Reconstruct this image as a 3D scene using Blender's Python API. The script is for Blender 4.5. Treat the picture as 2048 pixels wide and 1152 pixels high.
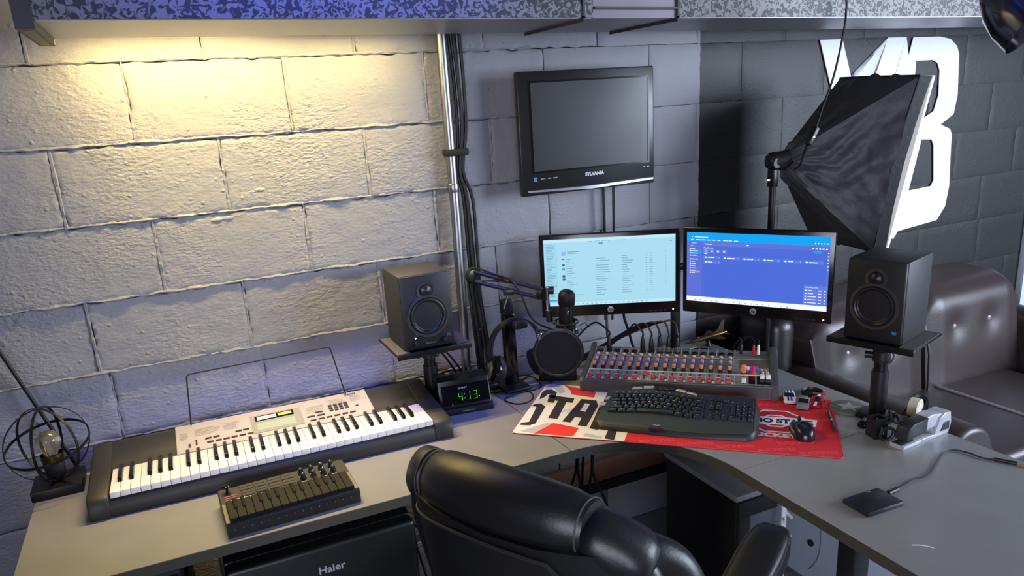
import bpy, bmesh, math, random
from mathutils import Vector, Matrix, noise, Euler
R = math.radians
random.seed(7)
SC = bpy.context.scene
COL = SC.collection
for o in list(bpy.data.objects):
    bpy.data.objects.remove(o)

# ------------------------------------------------------------------ camera
FPX, PPX, PPY = 1497.97, 1024.0, 659.09
CAM = Vector((0.0, -2.3102, 1.6658))
YAW, PITCH, ROLL = 0.41637, 0.29267, -0.06336
_f = Vector((math.sin(YAW) * math.cos(PITCH), math.cos(YAW) * math.cos(PITCH), -math.sin(PITCH)))
_r = Vector((math.cos(YAW), -math.sin(YAW), 0))
_u = _r.cross(_f)
CR = _r * math.cos(ROLL) + _u * math.sin(ROLL)
CU = -_r * math.sin(ROLL) + _u * math.cos(ROLL)
CF = _f
cd = bpy.data.cameras.new('camera')
cd.sensor_width = 36.0
cd.lens = FPX / 2048 * 36
cd.shift_y = (PPY - 576) / 2048
cd.clip_start = 0.02
cam = bpy.data.objects.new('camera', cd)
COL.objects.link(cam)
m = Matrix.Identity(4)
for i in range(3):
    m[i][0], m[i][1], m[i][2], m[i][3] = CR[i], CU[i], -CF[i], CAM[i]
cam.matrix_world = m
SC.camera = cam

def px_ray(u, v):
    return CF + CR * ((u - PPX) / FPX) - CU * ((v - PPY) / FPX)
def onz(u, v, z=0.74):
    d = px_ray(u, v); return CAM + d * ((z - CAM.z) / d.z)
def ony(u, v, y):
    d = px_ray(u, v); return CAM + d * ((y - CAM.y) / d.y)
def onx(u, v, x):
    d = px_ray(u, v); return CAM + d * ((x - CAM.x) / d.x)

# ------------------------------------------------------------------ light and exposure
SC.view_settings.view_transform = 'Standard'
SC.view_settings.look = 'None'
SC.view_settings.gamma = 1.0
SC.view_settings.exposure = 0.0
SC.view_settings.use_curve_mapping = False

def area(name, loc, target, sx, sy, power, color, spread=180):
    l = bpy.data.lights.new(name, 'AREA')
    l.shape = 'RECTANGLE'; l.size = sx; l.size_y = sy
    l.energy = power; l.color = color; l.spread = R(spread)
    o = bpy.data.objects.new(name, l); COL.objects.link(o)
    o.location = loc
    o.rotation_euler = (Vector(target) - Vector(loc)).to_track_quat('-Z', 'Y').to_euler()
    return o

w = bpy.data.worlds.new('world'); SC.world = w; w.use_nodes = True
bg = w.node_tree.nodes['Background']
bg.inputs[0].default_value = (0.46, 0.44, 0.72, 1)
bg.inputs[1].default_value = 0.10
area('window_daylight', (4.6, -3.2, 1.75), (1.3, 0.0, 1.2), 2.0, 1.5, 225, (0.72, 0.83, 1.0))
area('room_fill', (-1.0, -4.4, 1.45), (1.75, -0.9, 0.55), 2.0, 1.4, 24, (0.78, 0.82, 1.0), spread=80)  # added fill from behind the camera, aimed towards the right of the desk

# ------------------------------------------------------------------ materials
def lin(c):
    if isinstance(c, str):
        c = [int(c[i:i + 2], 16) / 255 for i in (0, 2, 4)]
    return tuple(((x / 12.92) if x <= 0.04045 else ((x + 0.055) / 1.055) ** 2.4) for x in c) + (1.0,)
MATS = {}
def mat(name, col, rough=0.5, metal=0.0, var=0.0, vs=8.0, bump=0.0, bs=60.0, bd=0.002, emit=None, es=0.0, spec=0.5, coat=0.0, stretch=None):
    if name in MATS: return MATS[name]
    mm = bpy.data.materials.new(name); mm.use_nodes = True
    nt = mm.node_tree; N = nt.nodes; L = nt.links
    b = N['Principled BSDF']
    c = lin(col)
    b.inputs['Roughness'].default_value = rough
    b.inputs['Metallic'].default_value = metal
    b.inputs['Specular IOR Level'].default_value = spec
    b.inputs['Coat Weight'].default_value = coat
    tc = N.new('ShaderNodeTexCoord')
    vec = tc.outputs['Object']
    if stretch:
        mp = N.new('ShaderNodeMapping'); mp.inputs['Scale'].default_value = stretch
        L.new(vec, mp.inputs['Vector']); vec = mp.outputs['Vector']
    nz = N.new('ShaderNodeTexNoise'); nz.inputs['Scale'].default_value = vs; nz.inputs['Detail'].default_value = 4
    L.new(vec, nz.inputs['Vector'])
    mx = N.new('ShaderNodeMix'); mx.data_type = 'RGBA'
    v = max(var, 0.03)
    mx.inputs[6].default_value = tuple(x * (1 - v) for x in c[:3]) + (1,)
    mx.inputs[7].default_value = tuple(min(1, x * (1 + v)) for x in c[:3]) + (1,)
    L.new(nz.outputs['Fac'], mx.inputs[0]); L.new(mx.outputs[2], b.inputs['Base Color'])
    if bump > 0:
        n2 = N.new('ShaderNodeTexNoise'); n2.inputs['Scale'].default_value = bs; n2.inputs['Detail'].default_value = 3
        L.new(vec, n2.inputs['Vector'])
        bp = N.new('ShaderNodeBump'); bp.inputs['Strength'].default_value = bump; bp.inputs['Distance'].default_value = bd
        L.new(n2.outputs['Fac'], bp.inputs['Height']); L.new(bp.outputs['Normal'], b.inputs['Normal'])
    if emit:
        b.inputs['Emission Color'].default_value = lin(emit)
        b.inputs['Emission Strength'].default_value = es
    MATS[name] = mm
    return mm

# ------------------------------------------------------------------ mesh builder
class B:
    def __init__(s): s.bm = bmesh.new()
    def _add(s, verts, faces):
        vs = [s.bm.verts.new(v) for v in verts]
        out = []
        for f in faces:
            try: out.append(s.bm.faces.new([vs[i] for i in f]))
            except ValueError: pass
        return vs, out
    def box(s, c, d, rz=0, bev=0, seg=2, rot=None, M=None):
        hx, hy, hz = d[0] / 2, d[1] / 2, d[2] / 2
        rm = (rot.to_matrix() if isinstance(rot, Euler) else rot) if rot is not None else Matrix.Rotation(rz, 3, 'Z')
        P = []
        for x, y, z in ((-1,-1,-1),(1,-1,-1),(1,1,-1),(-1,1,-1),(-1,-1,1),(1,-1,1),(1,1,1),(-1,1,1)):
            p = rm @ Vector((x * hx, y * hy, z * hz)) + Vector(c)
            P.append(M @ p if M else p)
        vs, fs = s._add(P, ((3,2,1,0),(4,5,6,7),(0,1,5,4),(1,2,6,5),(2,3,7,6),(3,0,4,7)))
        if bev > 0:
            es = list({e for f in fs for e in f.edges})
            bmesh.ops.bevel(s.bm, geom=es, offset=bev, segments=seg, affect='EDGES', profile=0.5)
        return s
    def hexa(s, P, bev=0, seg=2):
        vs, fs = s._add(P, ((3,2,1,0),(4,5,6,7),(0,1,5,4),(1,2,6,5),(2,3,7,6),(3,0,4,7)))
        if bev > 0:
            es = list({e for f in fs for e in f.edges})
            bmesh.ops.bevel(s.bm, geom=es, offset=bev, segments=seg, affect='EDGES', profile=0.5)
        return s
    def prism(s, poly, z0, z1, M=None, bev=0, seg=2, cap=True):
        n = len(poly)
        P = [Vector((x, y, z0)) for x, y in poly] + [Vector((x, y, z1)) for x, y in poly]
        if M: P = [M @ p for p in P]
        F = [tuple(range(n - 1, -1, -1)), tuple(range(n, 2 * n))] if cap else []
        F += [(i, (i + 1) % n, n + (i + 1) % n, n + i) for i in range(n)]
        vs, fs = s._add(P, F)
        if bev > 0:
            es = list({e for f in fs[:2] for e in f.edges})
            bmesh.ops.bevel(s.bm, geom=es, offset=bev, segments=seg, affect='EDGES', profile=0.5)
        return s
    def flat(s, poly, z, M=None):
        P = [Vector((x, y, z)) for x, y in poly]
        if M: P = [M @ p for p in P]
        s._add(P, [tuple(range(len(P)))])
        return s
    def rect(s, x0, y0, x1, y1, z=0, M=None):
        return s.flat([(x0, y0), (x1, y0), (x1, y1), (x0, y1)], z, M)
    def tube(s, pts, r, n=8, smooth=0, closed=False, r2=None):
        pts = [Vector(p) for p in pts]
        if smooth: pts = spline(pts, smooth, closed)
        m = len(pts); rings = []
        up = Vector((0, 0, 1)); prev = None
        for i, p in enumerate(pts):
            a = pts[(i - 1) % m] if (closed or i > 0) else p
            b = pts[(i + 1) % m] if (closed or i < m - 1) else p
            t = (b - a).normalized() if (b - a).length > 1e-9 else Vector((0, 0, 1))
            if prev is None:
                x = t.orthogonal().normalized()
            else:
                x = prev - t * prev.dot(t)
                x = x.normalized() if x.length > 1e-6 else t.orthogonal().normalized()
            prev = x; y = t.cross(x)
            rr = r[i] if isinstance(r, list) else (r if r2 is None else r + (r2 - r) * i / (m - 1))
            rings.append([p + (x * math.cos(k * 2 * math.pi / n) + y * math.sin(k * 2 * math.pi / n)) * rr for k in range(n)])
        P = [q for rg in rings for q in rg]
        F = []
        for i in range(m if closed else m - 1):
            j = (i + 1) % m
            for k in range(n):
                F.append((i * n + k, i * n + (k + 1) % n, j * n + (k + 1) % n, j * n + k))
        if not closed:
            F.append(tuple(range(n - 1, -1, -1))); F.append(tuple((m - 1) * n + k for k in range(n)))
        s._add(P, F)
        return s
    def cyl(s, a, b, r, r2=None, n=16):
        return s.tube([a, b], r, n, r2=r2)
    def lathe(s, prof, n=24, M=None, capb=True, capt=True):
        P = []; F = []
        for r, z in prof:
            for k in range(n):
                a = 2 * math.pi * k / n
                p = Vector((r * math.cos(a), r * math.sin(a), z)); P.append(M @ p if M else p)
        for i in range(len(prof) - 1):
            for k in range(n):
                F.append((i * n + k, i * n + (k + 1) % n, (i + 1) * n + (k + 1) % n, (i + 1) * n + k))
        if capb: F.append(tuple(range(n - 1, -1, -1)))
        if capt: F.append(tuple((len(prof) - 1) * n + k for k in range(n)))
        s._add(P, F)
        return s
    def surf(s, fn, nu, nv, closeu=False):
        P = [fn(i / (nu - (0 if closeu else 1)), j / (nv - 1)) for j in range(nv) for i in range(nu)]
        F = []
        for j in range(nv - 1):
            for i in range(nu if closeu else nu - 1):
                i2 = (i + 1) % nu
                F.append((j * nu + i, j * nu + i2, (j + 1) * nu + i2, (j + 1) * nu + i))
        s._add(P, F)
        return s
    def ribbon(s, pts, normals, wd, th):
        # flat band of width wd along cross(t, n) and thickness th along n
        pts = [Vector(p) for p in pts]; m = len(pts); P = []; F = []
        for i in range(m):
            t = (pts[min(i + 1, m - 1)] - pts[max(i - 1, 0)]).normalized()
            nn = Vector(normals[i]).normalized(); b = t.cross(nn).normalized()
            for sx, sy in ((-1, -1), (1, -1), (1, 1), (-1, 1)):
                P.append(pts[i] + b * (sx * wd / 2) + nn * (sy * th / 2))
        for i in range(m - 1):
            for k in range(4):
                F.append((i * 4 + k, i * 4 + (k + 1) % 4, (i + 1) * 4 + (k + 1) % 4, (i + 1) * 4 + k))
        F += [(3, 2, 1, 0), tuple((m - 1) * 4 + k for k in range(4))]
        s._add(P, F)
        return s
    def mesh(s, name='mesh', smooth=True, ang=35):
        bmesh.ops.recalc_face_normals(s.bm, faces=s.bm.faces[:])
        me = bpy.data.meshes.new(name); s.bm.to_mesh(me); s.bm.free()
        if smooth:
            me.polygons.foreach_set('use_smooth', [True] * len(me.polygons))
            me.set_sharp_from_angle(angle=R(ang))
        return me
    def obj(s, name, material, parent=None, smooth=True, ang=35, keep_normals=False):
        return link(name, s.mesh(name, smooth, ang), material, parent)

def link(name, me, material, parent=None, loc=None, rot=None):
    if material is not None and len(me.materials) == 0: me.materials.append(material)
    o = bpy.data.objects.new(name, me); COL.objects.link(o)
    if parent is not None: o.parent = parent
    if loc is not None: o.location = loc
    if rot is not None: o.rotation_euler = rot
    return o

def spline(pts, k, closed=False):
    out = []; n = len(pts)
    rng = range(n if closed else n - 1)
    for i in rng:
        g = (lambda j: pts[j % n]) if closed else (lambda j: pts[max(0, min(n - 1, j))])
        p0, p1, p2, p3 = g(i - 1), g(i), g(i + 1), g(i + 2)
        for j in range(k):
            t = j / k
            out.append(0.5 * ((2 * p1) + (p2 - p0) * t + (2 * p0 - 5 * p1 + 4 * p2 - p3) * t * t + (3 * p1 - p0 - 3 * p2 + p3) * t ** 3))
    if not closed: out.append(pts[-1])
    return out

def tag(o, label=None, cat=None, group=None, kind=None):
    if label: o['label'] = label
    if cat: o['category'] = cat
    if group: o['group'] = group
    if kind: o['kind'] = kind
    return o
def thing(name, label, cat, loc=(0, 0, 0), rz=0, group=None, rot=None):
    o = bpy.data.objects.new(name, None); COL.objects.link(o)
    o.empty_display_size = 0.02
    o.location = loc; o.rotation_euler = rot if rot else (0, 0, rz)
    return tag(o, label, cat, group)
def dup(root, loc, rz, label=None):
    r = root.copy(); COL.objects.link(r); r.location = loc; r.rotation_euler = (0, 0, rz)
    if label: r['label'] = label
    for ch in list(root.children):
        c = ch.copy(); COL.objects.link(c); c.parent = r
        for g in ch.children:
            d = g.copy(); COL.objects.link(d); d.parent = c
    return r
def text(name, body, size, material, parent=None, M=None, ext=0.0, offs=0.0, align='CENTER', sx=1.0, shear=0.0, label=None):
    cu = bpy.data.curves.new(name, 'FONT'); cu.body = body; cu.size = size
    cu.align_x = align; cu.align_y = 'CENTER'; cu.extrude = ext; cu.offset = offs; cu.shear = shear
    cu.resolution_u = 3
    t = bpy.data.objects.new(name, cu); COL.objects.link(t)
    dg = bpy.context.evaluated_depsgraph_get(); dg.update()
    me = bpy.data.meshes.new_from_object(t.evaluated_get(dg))
    bpy.data.objects.remove(t); bpy.data.curves.remove(cu)
    X = Matrix.Diagonal((sx, 1, 1, 1))
    me.transform((M @ X) if M is not None else X)
    me.name = name
    me.materials.clear()
    return link(name, me, material, parent)
def fr(o, x, y, z=None):
    # matrix from origin and axes
    x = Vector(x).normalized(); y = Vector(y); y = (y - x * y.dot(x)).normalized(); zz = x.cross(y)
    mm = Matrix.Identity(4)
    for i in range(3): mm[i][0], mm[i][1], mm[i][2], mm[i][3] = x[i], y[i], zz[i], o[i]
    return mm

# ------------------------------------------------------------------ shared materials
BLK = mat('black_plastic', '17171a', 0.42, var=0.1)
BLKM = mat('black_matte', '121214', 0.75, var=0.1)
BLKG = mat('black_gloss', '0b0b0d', 0.16, var=0.05)
BMET = mat('black_metal', '161618', 0.35, metal=0.4, var=0.1)
CABLE = mat('cable_rubber', '0d0d0f', 0.5)
CHROME = mat('chrome', 'd8d8da', 0.16, metal=1.0)
STEEL = mat('brushed_steel', '9fa0a2', 0.35, metal=1.0, var=0.1, vs=40)
WHITE = mat('white_plastic', 'dcdcdc', 0.45)
PRINT = mat('white_print', 'd8d8d8', 0.6)
SILVER = mat('silver_plastic', 'b4b4b6', 0.4, metal=0.3)
# ================================================================== SETTING
CH = 0.20687            # course height
BL = 0.4137             # block length
Z0 = 1.62403            # eye-level course line
XO = -0.047
def wall_material():
    mm = bpy.data.materials.new('painted_block'); mm.use_nodes = True
    nt = mm.node_tree; N = nt.nodes; L = nt.links; b = N['Principled BSDF']
    b.inputs['Roughness'].default_value = 0.55
    geo = N.new('ShaderNodeNewGeometry')
    sep = N.new('ShaderNodeSeparateXYZ'); L.new(geo.outputs['Position'], sep.inputs[0])
    n0 = N.new('ShaderNodeTexNoise'); n0.inputs['Scale'].default_value = 30; L.new(geo.outputs['Position'], n0.inputs['Vector'])
    ma = N.new('ShaderNodeMath'); ma.operation = 'MULTIPLY_ADD'; ma.inputs[1].default_value = 0.008; L.new(n0.outputs['Fac'], ma.inputs[0]); L.new(sep.outputs['X'], ma.inputs[2])
    gt = N.new('ShaderNodeMath'); gt.operation = 'GREATER_THAN'; gt.inputs[1].default_value = 1.832; L.new(ma.outputs[0], gt.inputs[0])
    n1 = N.new('ShaderNodeTexNoise'); n1.inputs['Scale'].default_value = 3.5; n1.inputs['Detail'].default_value = 5; L.new(geo.outputs['Position'], n1.inputs['Vector'])
    ca = N.new('ShaderNodeMix'); ca.data_type = 'RGBA'; ca.inputs[6].default_value = lin('85858e'); ca.inputs[7].default_value = lin('91919a'); L.new(n1.outputs['Fac'], ca.inputs[0])
    cb = N.new('ShaderNodeMix'); cb.data_type = 'RGBA'; cb.inputs[6].default_value = lin('141315'); cb.inputs[7].default_value = lin('1b1a1c'); L.new(n1.outputs['Fac'], cb.inputs[0])
    cc = N.new('ShaderNodeMix'); cc.data_type = 'RGBA'; L.new(gt.outputs[0], cc.inputs[0]); L.new(cb.outputs[2], cc.inputs[7])
    L.new(ca.outputs[2], cc.inputs[6])
    L.new(cc.outputs[2], b.inputs['Base Color'])
    mp = N.new('ShaderNodeMapping'); mp.inputs['Scale'].default_value = (0.55, 1, 1); L.new(geo.outputs['Position'], mp.inputs['Vector'])
    a = N.new('ShaderNodeTexNoise'); a.inputs['Scale'].default_value = 125; a.inputs['Detail'].default_value = 5; a.inputs['Roughness'].default_value = 0.55; L.new(mp.outputs[0], a.inputs['Vector'])
    v = N.new('ShaderNodeTexVoronoi'); v.inputs['Scale'].default_value = 26; L.new(geo.outputs['Position'], v.inputs['Vector'])
    vr = N.new('ShaderNodeMapRange'); vr.inputs[1].default_value = 0.0; vr.inputs[2].default_value = 0.16; vr.inputs[3].default_value = 0.35; vr.inputs[4].default_value = 0.0; L.new(v.outputs['Distance'], vr.inputs[0])
    rp = N.new('ShaderNodeMapRange'); rp.inputs[1].default_value = 0.45; rp.inputs[2].default_value = 0.7; L.new(n1.outputs['Fac'], rp.inputs[0])
    mu = N.new('ShaderNodeMath'); mu.operation = 'MULTIPLY'; L.new(a.outputs['Fac'], mu.inputs[0])
    rq = N.new('ShaderNodeMath'); rq.operation = 'ADD'; rq.inputs[1].default_value = 0.3; L.new(rp.outputs[0], rq.inputs[0]); L.new(rq.outputs[0], mu.inputs[1])
    ad = N.new('ShaderNodeMath'); ad.operation = 'ADD'; L.new(mu.outputs[0], ad.inputs[0]); L.new(vr.outputs[0], ad.inputs[1])
    bp = N.new('ShaderNodeBump'); bp.inputs['Strength'].default_value = 0.9; bp.inputs['Distance'].default_value = 0.0075
    st_ = N.new('ShaderNodeMapRange'); st_.inputs[1].default_value = 0.9; st_.inputs[2].default_value = 1.5; st_.inputs[3].default_value = 0.9; st_.inputs[4].default_value = 0.22; L.new(sep.outputs['X'], st_.inputs[0]); L.new(st_.outputs[0], bp.inputs['Strength'])
    L.new(ad.outputs[0], bp.inputs['Height']); L.new(bp.outputs['Normal'], b.inputs['Normal'])
    return mm
WALLM = wall_material()

wall = tag(B().box((1.6, 0.128, 1.2), (5.4, 0.2, 2.56)).obj('wall_back', WALLM), kind='structure')
# proud-ness of each course (metres toward the room), measured from the shadows they throw
ROWY = {-4: 0.0, -3: 0.0, -2: -.004, -1: -.003, 0: -.001, 1: .0, 2: .005, 3: .015, 4: .016, 5: .015, 6: .016, 7: .014}
OFFS = {-2: 0.5, -1: 0, 0: .5, 1: 0, 2: .5, 3: .55, 4: .1, 5: .5, 6: 0, 7: .5, -3: 0, -4: .5}
def block_mesh(x0, x1, zb, zt, yo, rng, fine):
    w, h = x1 - x0, zt - zb
    nx, nz = (44, 22) if fine else (16, 9)
    sm = 1.0 if x0 < 1.1 else (.5 if x0 < 1.7 else .22)
    g = 0.0028 * (sm if sm < .9 else 1)
    P = []; idx = {}
    def edge(t, n):
        return t
    us = [0, 0.012] + [0.012 + (0.976) * i / (nx - 3) for i in range(1, nx - 2)] + [1.0]
    vs = [0, 0.03] + [0.03 + 0.94 * i / (nz - 3) for i in range(1, nz - 2)] + [1.0]
    tx, tz = rng.uniform(-.002, .002), rng.uniform(-.0015, .0015)
    for j, v in enumerate(vs):
        for i, u in enumerate(us):
            x = x0 + g + (w - 2 * g) * u; z = zb + g + (h - 2 * g) * v
            q = Vector((x * 30, yo * 50, z * 30))
            n1 = noise.noise(q) ; n2 = noise.noise(q * 2.3 + Vector((9, 3, 1)))
            brd = i in (0, len(us) - 1) or j in (0, len(vs) - 1)
            y = yo * max(sm, .3) + (tx * (u - .5) + tz * (v - .5) + n1 * 0.0011 + n2 * 0.0006) * sm
            if brd:
                y += (0.0022 + n2 * 0.003) * max(sm, .4)
                n1 *= sm
                if i == 0: x += n1 * .006
                if i == len(us) - 1: x += n1 * .006
                if j == 0: z += n1 * .006 - .001
                if j == len(vs) - 1: z += n1 * .006
            elif i in (1, len(us) - 2) or j in (1, len(vs) - 2):
                y += (0.0006 - abs(n2) * 0.0030) * sm
                if j == 1: z += n1 * .004
                if i == 1: x += n2 * .005
                if i == len(us) - 2: x += n2 * .005
            P.append((x, y, z))
    b = B(); n = len(us); m2 = len(vs)
    F = [(j * n + i, j * n + i + 1, (j + 1) * n + i + 1, (j + 1) * n + i) for j in range(m2 - 1) for i in range(n - 1)]
    back = len(P)
    ring = [i for i in range(n)] + [j * n + n - 1 for j in range(1, m2)] + [(m2 - 1) * n + i for i in range(n - 2, -1, -1)] + [j * n for j in range(m2 - 2, 0, -1)]
    for k in ring: P.append((P[k][0], 0.04, P[k][2]))
    K = len(ring)
    F += [(ring[k], back + k, back + (k + 1) % K, ring[(k + 1) % K]) for k in range(K)]
    b._add([Vector(p) for p in P], F)
    return b.mesh('block', True, 60)
rng = random.Random(3)
for r in range(-3, 8):
    zt = Z0 - r * CH; zb = zt - CH
    if zb < 0: zb = 0.0
    n = -2
    while True:
        x0 = XO + (n + OFFS[r]) * BL; x1 = x0 + BL
        n += 1
        if x1 < -1.05: continue
        if x0 > 4.28: break
        jx = rng.uniform(-.006, .006)
        yo = ROWY[r] + rng.uniform(-.0012, .0012)
        if r == 1 and x0 > .34: yo += .002
        if r == 2 and x1 < -.1: yo += .004
        if r == 2 and x0 > .5: yo += .003
        x0b, x1b = max(x0, -1.05), min(x1, 4.28)
        if x1b - x0b < .03: continue
        fine = x0 < 1.1 and 0.5 < zt < 2.05
        link('block', block_mesh(x0b, x1b, zb, zt, yo, rng, fine), WALLM, wall)
# lumpy mortar and paint ridges along the joints
def ridge(b, p, q, n, amp, seed, y0):
    pts = []
    p = Vector(p); q = Vector(q); L_ = (q - p)
    rg = random.Random(seed)
    for i in range(n + 1):
        t = i / n; c = p + L_ * t
        c.y = y0(c.x, c.z) + noise.noise(c * 22) * amp * .6 + rg.uniform(-amp, amp) * .35
        c.z += noise.noise(c * 31 + Vector((5, 0, 0))) * .004
        pts.append(c)
    b.tube(pts, [max(.0015, .0042 + .0038 * noise.noise(c * 14 + Vector((0, seed, 0))) + rg.uniform(-.001, .001)) for c in pts], 5)
mb = B()
for r in range(-2, 5):
    z = Z0 - r * CH
    ridge(mb, (-1.0, 0, z + .003), (1.15, 0, z + .003), 260, .003, r, lambda x, z: .0020 + min(ROWY[r], ROWY.get(r - 1, 0)))
for r in range(-2, 5):
    for n in range(-2, 5):
        x = XO + (n + OFFS[r]) * BL
        if -.9 < x < 1.15:
            ridge(mb, (x, 0, Z0 - r * CH), (x, 0, Z0 - r * CH - CH), 26, .003, n + 20 * r, lambda x, z: .0025 + ROWY[r])
tag(mb.obj('mortar', WALLM, wall), kind='stuff')
# chipped paint lumps beside some joints
rg = random.Random(11)
for (u, v, s_) in ((520, 380, .012), (505, 384, .01), (455, 437, .012), (435, 440, .012), (355, 105, .008), (410, 115, .009), (170, 108, .013), (310, 285, .010), (540, 272, .012), (740, 395, .008)):
    p = ony(u, v, -.003)
    lb = B(); lb.lathe([(s_ * .25, s_ * .5), (s_ * .8, s_ * .25), (s_, 0)], 9, fr(p + Vector((0, .004, 0)), (1, 0, 0), (0, 0, 1)) @ Matrix.Diagonal((1.7, .6, .55, 1)), capb=True, capt=False)
    lb.obj('paint_lump', WALLM, wall)

# painted letters on the dark wall
LET = mat('white_wall_paint', 'e6e7ea', 0.5, var=0.04, vs=25, bump=0.25, bs=70, bd=.002)
def letter(poly_list, name='painted_letter'):
    b = B()
    for poly in poly_list:
        P = [ony(u, v, -.0045) for u, v in poly]
        _, fs = b._add(P, [tuple(range(len(P)))])
        bmesh.ops.triangulate(b.bm, faces=fs)
    bmesh.ops.remove_doubles(b.bm, verts=b.bm.verts[:], dist=1e-4)
    bmesh.ops.solidify(b.bm, geom=b.bm.faces[:], thickness=.003)
    b.obj(name, LET, wall, smooth=False)
# V : left stroke, right stroke (meeting low down behind the softbox)
letter([[(1639, 80), (1684, 78), (1704, 165), (1724, 240), (1752, 161), (1776, 75), (1812, 74), (1786, 161), (1748, 300), (1702, 300), (1664, 190)]])
# B : outline with two counters, cut as strips
letter([[(1826, 74), (1880, 73), (1864, 120), (1831, 122)], [(1880, 73), (1900, 78), (1874, 126), (1864, 120)], [(1900, 78), (1913, 92), (1917, 108), (1878, 140), (1874, 126)],
        [(1917, 108), (1914, 190), (1876, 190), (1878, 140)], [(1914, 190), (1906, 228), (1866, 222), (1876, 190)], [(1906, 228), (1880, 249), (1846, 236), (1866, 222)],
        [(1880, 249), (1899, 258), (1902, 268), (1862, 279), (1842, 279), (1822, 236), (1846, 236)],
        [(1826, 74), (1831, 122), (1828, 160), (1822, 236), (1842, 279), (1816, 381), (1795, 462), (1785, 478), (1768, 470), (1788, 275), (1788, 220), (1803, 161)],
        [(1862, 279), (1902, 268), (1897, 372), (1866, 360), (1866, 290)], [(1897, 372), (1889, 412), (1872, 440), (1860, 372), (1866, 360)], [(1872, 440), (1795, 462), (1816, 381), (1860, 372)]])

tag(B().box((1.6, -2.2, -0.02), (6.6, 4.6, 0.04)).obj('floor', mat('floor_tile', '6c7078', 0.4, var=.15, vs=5, bump=.1, bs=20)), kind='structure')
fl = bpy.data.objects['floor']
tl = B().box((0, 0, .0015), (.298, .298, .003), bev=.001, seg=1).mesh('tile')
TLM = mat('floor_tile_face', '7a7f8a', 0.38, var=.15, vs=6)
for i in range(0, 9):
    for j in range(0, 8):
        link('tile', tl, TLM, fl, ( -.15 + i * .3, -.15 - j * .3, 0))
tag(B().box((1.6, -2.2, 2.56), (6.6, 4.6, 0.06)).obj('ceiling', mat('ceiling_paint', '8a8a90', 0.8)), kind='structure')
# pale door casing at the end of the dark wall
tag(B().box((3.965, -.012, 1.2), (.26, .035, 2.4), bev=.004).obj('trim_1', mat('casing_paint', 'd5dae2', .5)), kind='structure')
# ================================================================== OVERHEAD DUCT, LIGHT STRIPS
def galv_material():
    mm = bpy.data.materials.new('galvanised_spangle'); mm.use_nodes = True
    nt = mm.node_tree; N = nt.nodes; L = nt.links; b = N['Principled BSDF']
    tc = N.new('ShaderNodeTexCoord')
    n1 = N.new('ShaderNodeTexNoise'); n1.inputs['Scale'].default_value = 58; n1.inputs['Detail'].default_value = 2.5; n1.inputs['Distortion'].default_value = 1.6
    L.new(tc.outputs['Object'], n1.inputs['Vector'])
    cr = N.new('ShaderNodeValToRGB'); cr.color_ramp.interpolation = 'LINEAR'
    cr.color_ramp.elements[0].position = .47; cr.color_ramp.elements[0].color = lin('2f2f33')
    cr.color_ramp.elements[1].position = .53; cr.color_ramp.elements[1].color = lin('6e6c6c')
    L.new(n1.outputs['Fac'], cr.inputs[0]); L.new(cr.outputs[0], b.inputs['Base Color'])
    b.inputs['Metallic'].default_value = .35; b.inputs['Roughness'].default_value = .5
    return mm
GALV = galv_material()
PLAIN = mat('plain_sheet_metal', '98989f', .42, metal=.6, var=.12, vs=9, stretch=(1, 6, 6))
DARKFL = mat('dark_flange', '2d2a2a', .5, var=.2)
TILT = -.0095
def dz(x): return 1.8775 + TILT * (x + .2)
YF, YB = -.495, -.150
xs0 = ony(62, 38, YF).x; xs1 = ony(1166, 38, YF).x; xs2 = ony(1186, 38, YF).x; xs3 = ony(1354, 38, YF).x; xs4 = ony(1374, 38, YF).x; xs5 = 4.1
duct = thing('air_duct', 'galvanised sheet metal duct running along the top of the block wall', 'duct')
def slab(x0, x1, y0, y1, z0, z1):
    # box following the duct's slight fall; z0,z1 relative to dz
    return [Vector((x0, y0, dz(x0) + z0)), Vector((x1, y0, dz(x1) + z0)), Vector((x1, y1, dz(x1) + z0)), Vector((x0, y1, dz(x0) + z0)),
            Vector((x0, y0, dz(x0) + z1)), Vector((x1, y0, dz(x1) + z1)), Vector((x1, y1, dz(x1) + z1)), Vector((x0, y1, dz(x0) + z1))]
B().hexa(slab(xs0, xs5, YF + .004, YB, 0, .35)).obj('duct_body', PLAIN, duct)
for a, c in ((xs0, xs1), (xs1, xs2), (xs3, xs4), (xs4, xs5)):
    B().hexa(slab(a + .0015, c - .0015, YF - (.004 if c - a < .2 else .001), YF + .003, .002, .36)).obj('front_panel', GALV, duct)
B().hexa(slab(xs2, xs3, YF + .001, YF + .004, .0, .36)).obj('access_panel', mat('access_panel_metal', '6f6870', .45, metal=.4, var=.12), duct)
B().hexa(slab(xs2 + .002, xs3 - .002, YF - .008, YF + .003, .022, .028)).obj('access_panel_lip', DARKFL, duct)
for a in (xs1, xs3):
    B().hexa(slab(a - .002, a + .003, YF - .006, YB, -.008, .004)).obj('bottom_seam', DARKFL, duct)
    B().hexa(slab(a - .002, a + .0035, YF - .006, YF, .0, .36)).obj('front_seam', DARKFL, duct)
B().hexa(slab(xs0 - .03, xs0 + .004, YF - .006, YB + .01, -.016, .36)).obj('end_cap', DARKFL, duct)
B().hexa(slab(xs0 - .022, xs0 - .004, YF + .02, YB, -.0175, -.0155)).obj('end_cap_lip', mat('end_cap_edge', '6b6046', .5), duct)

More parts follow.
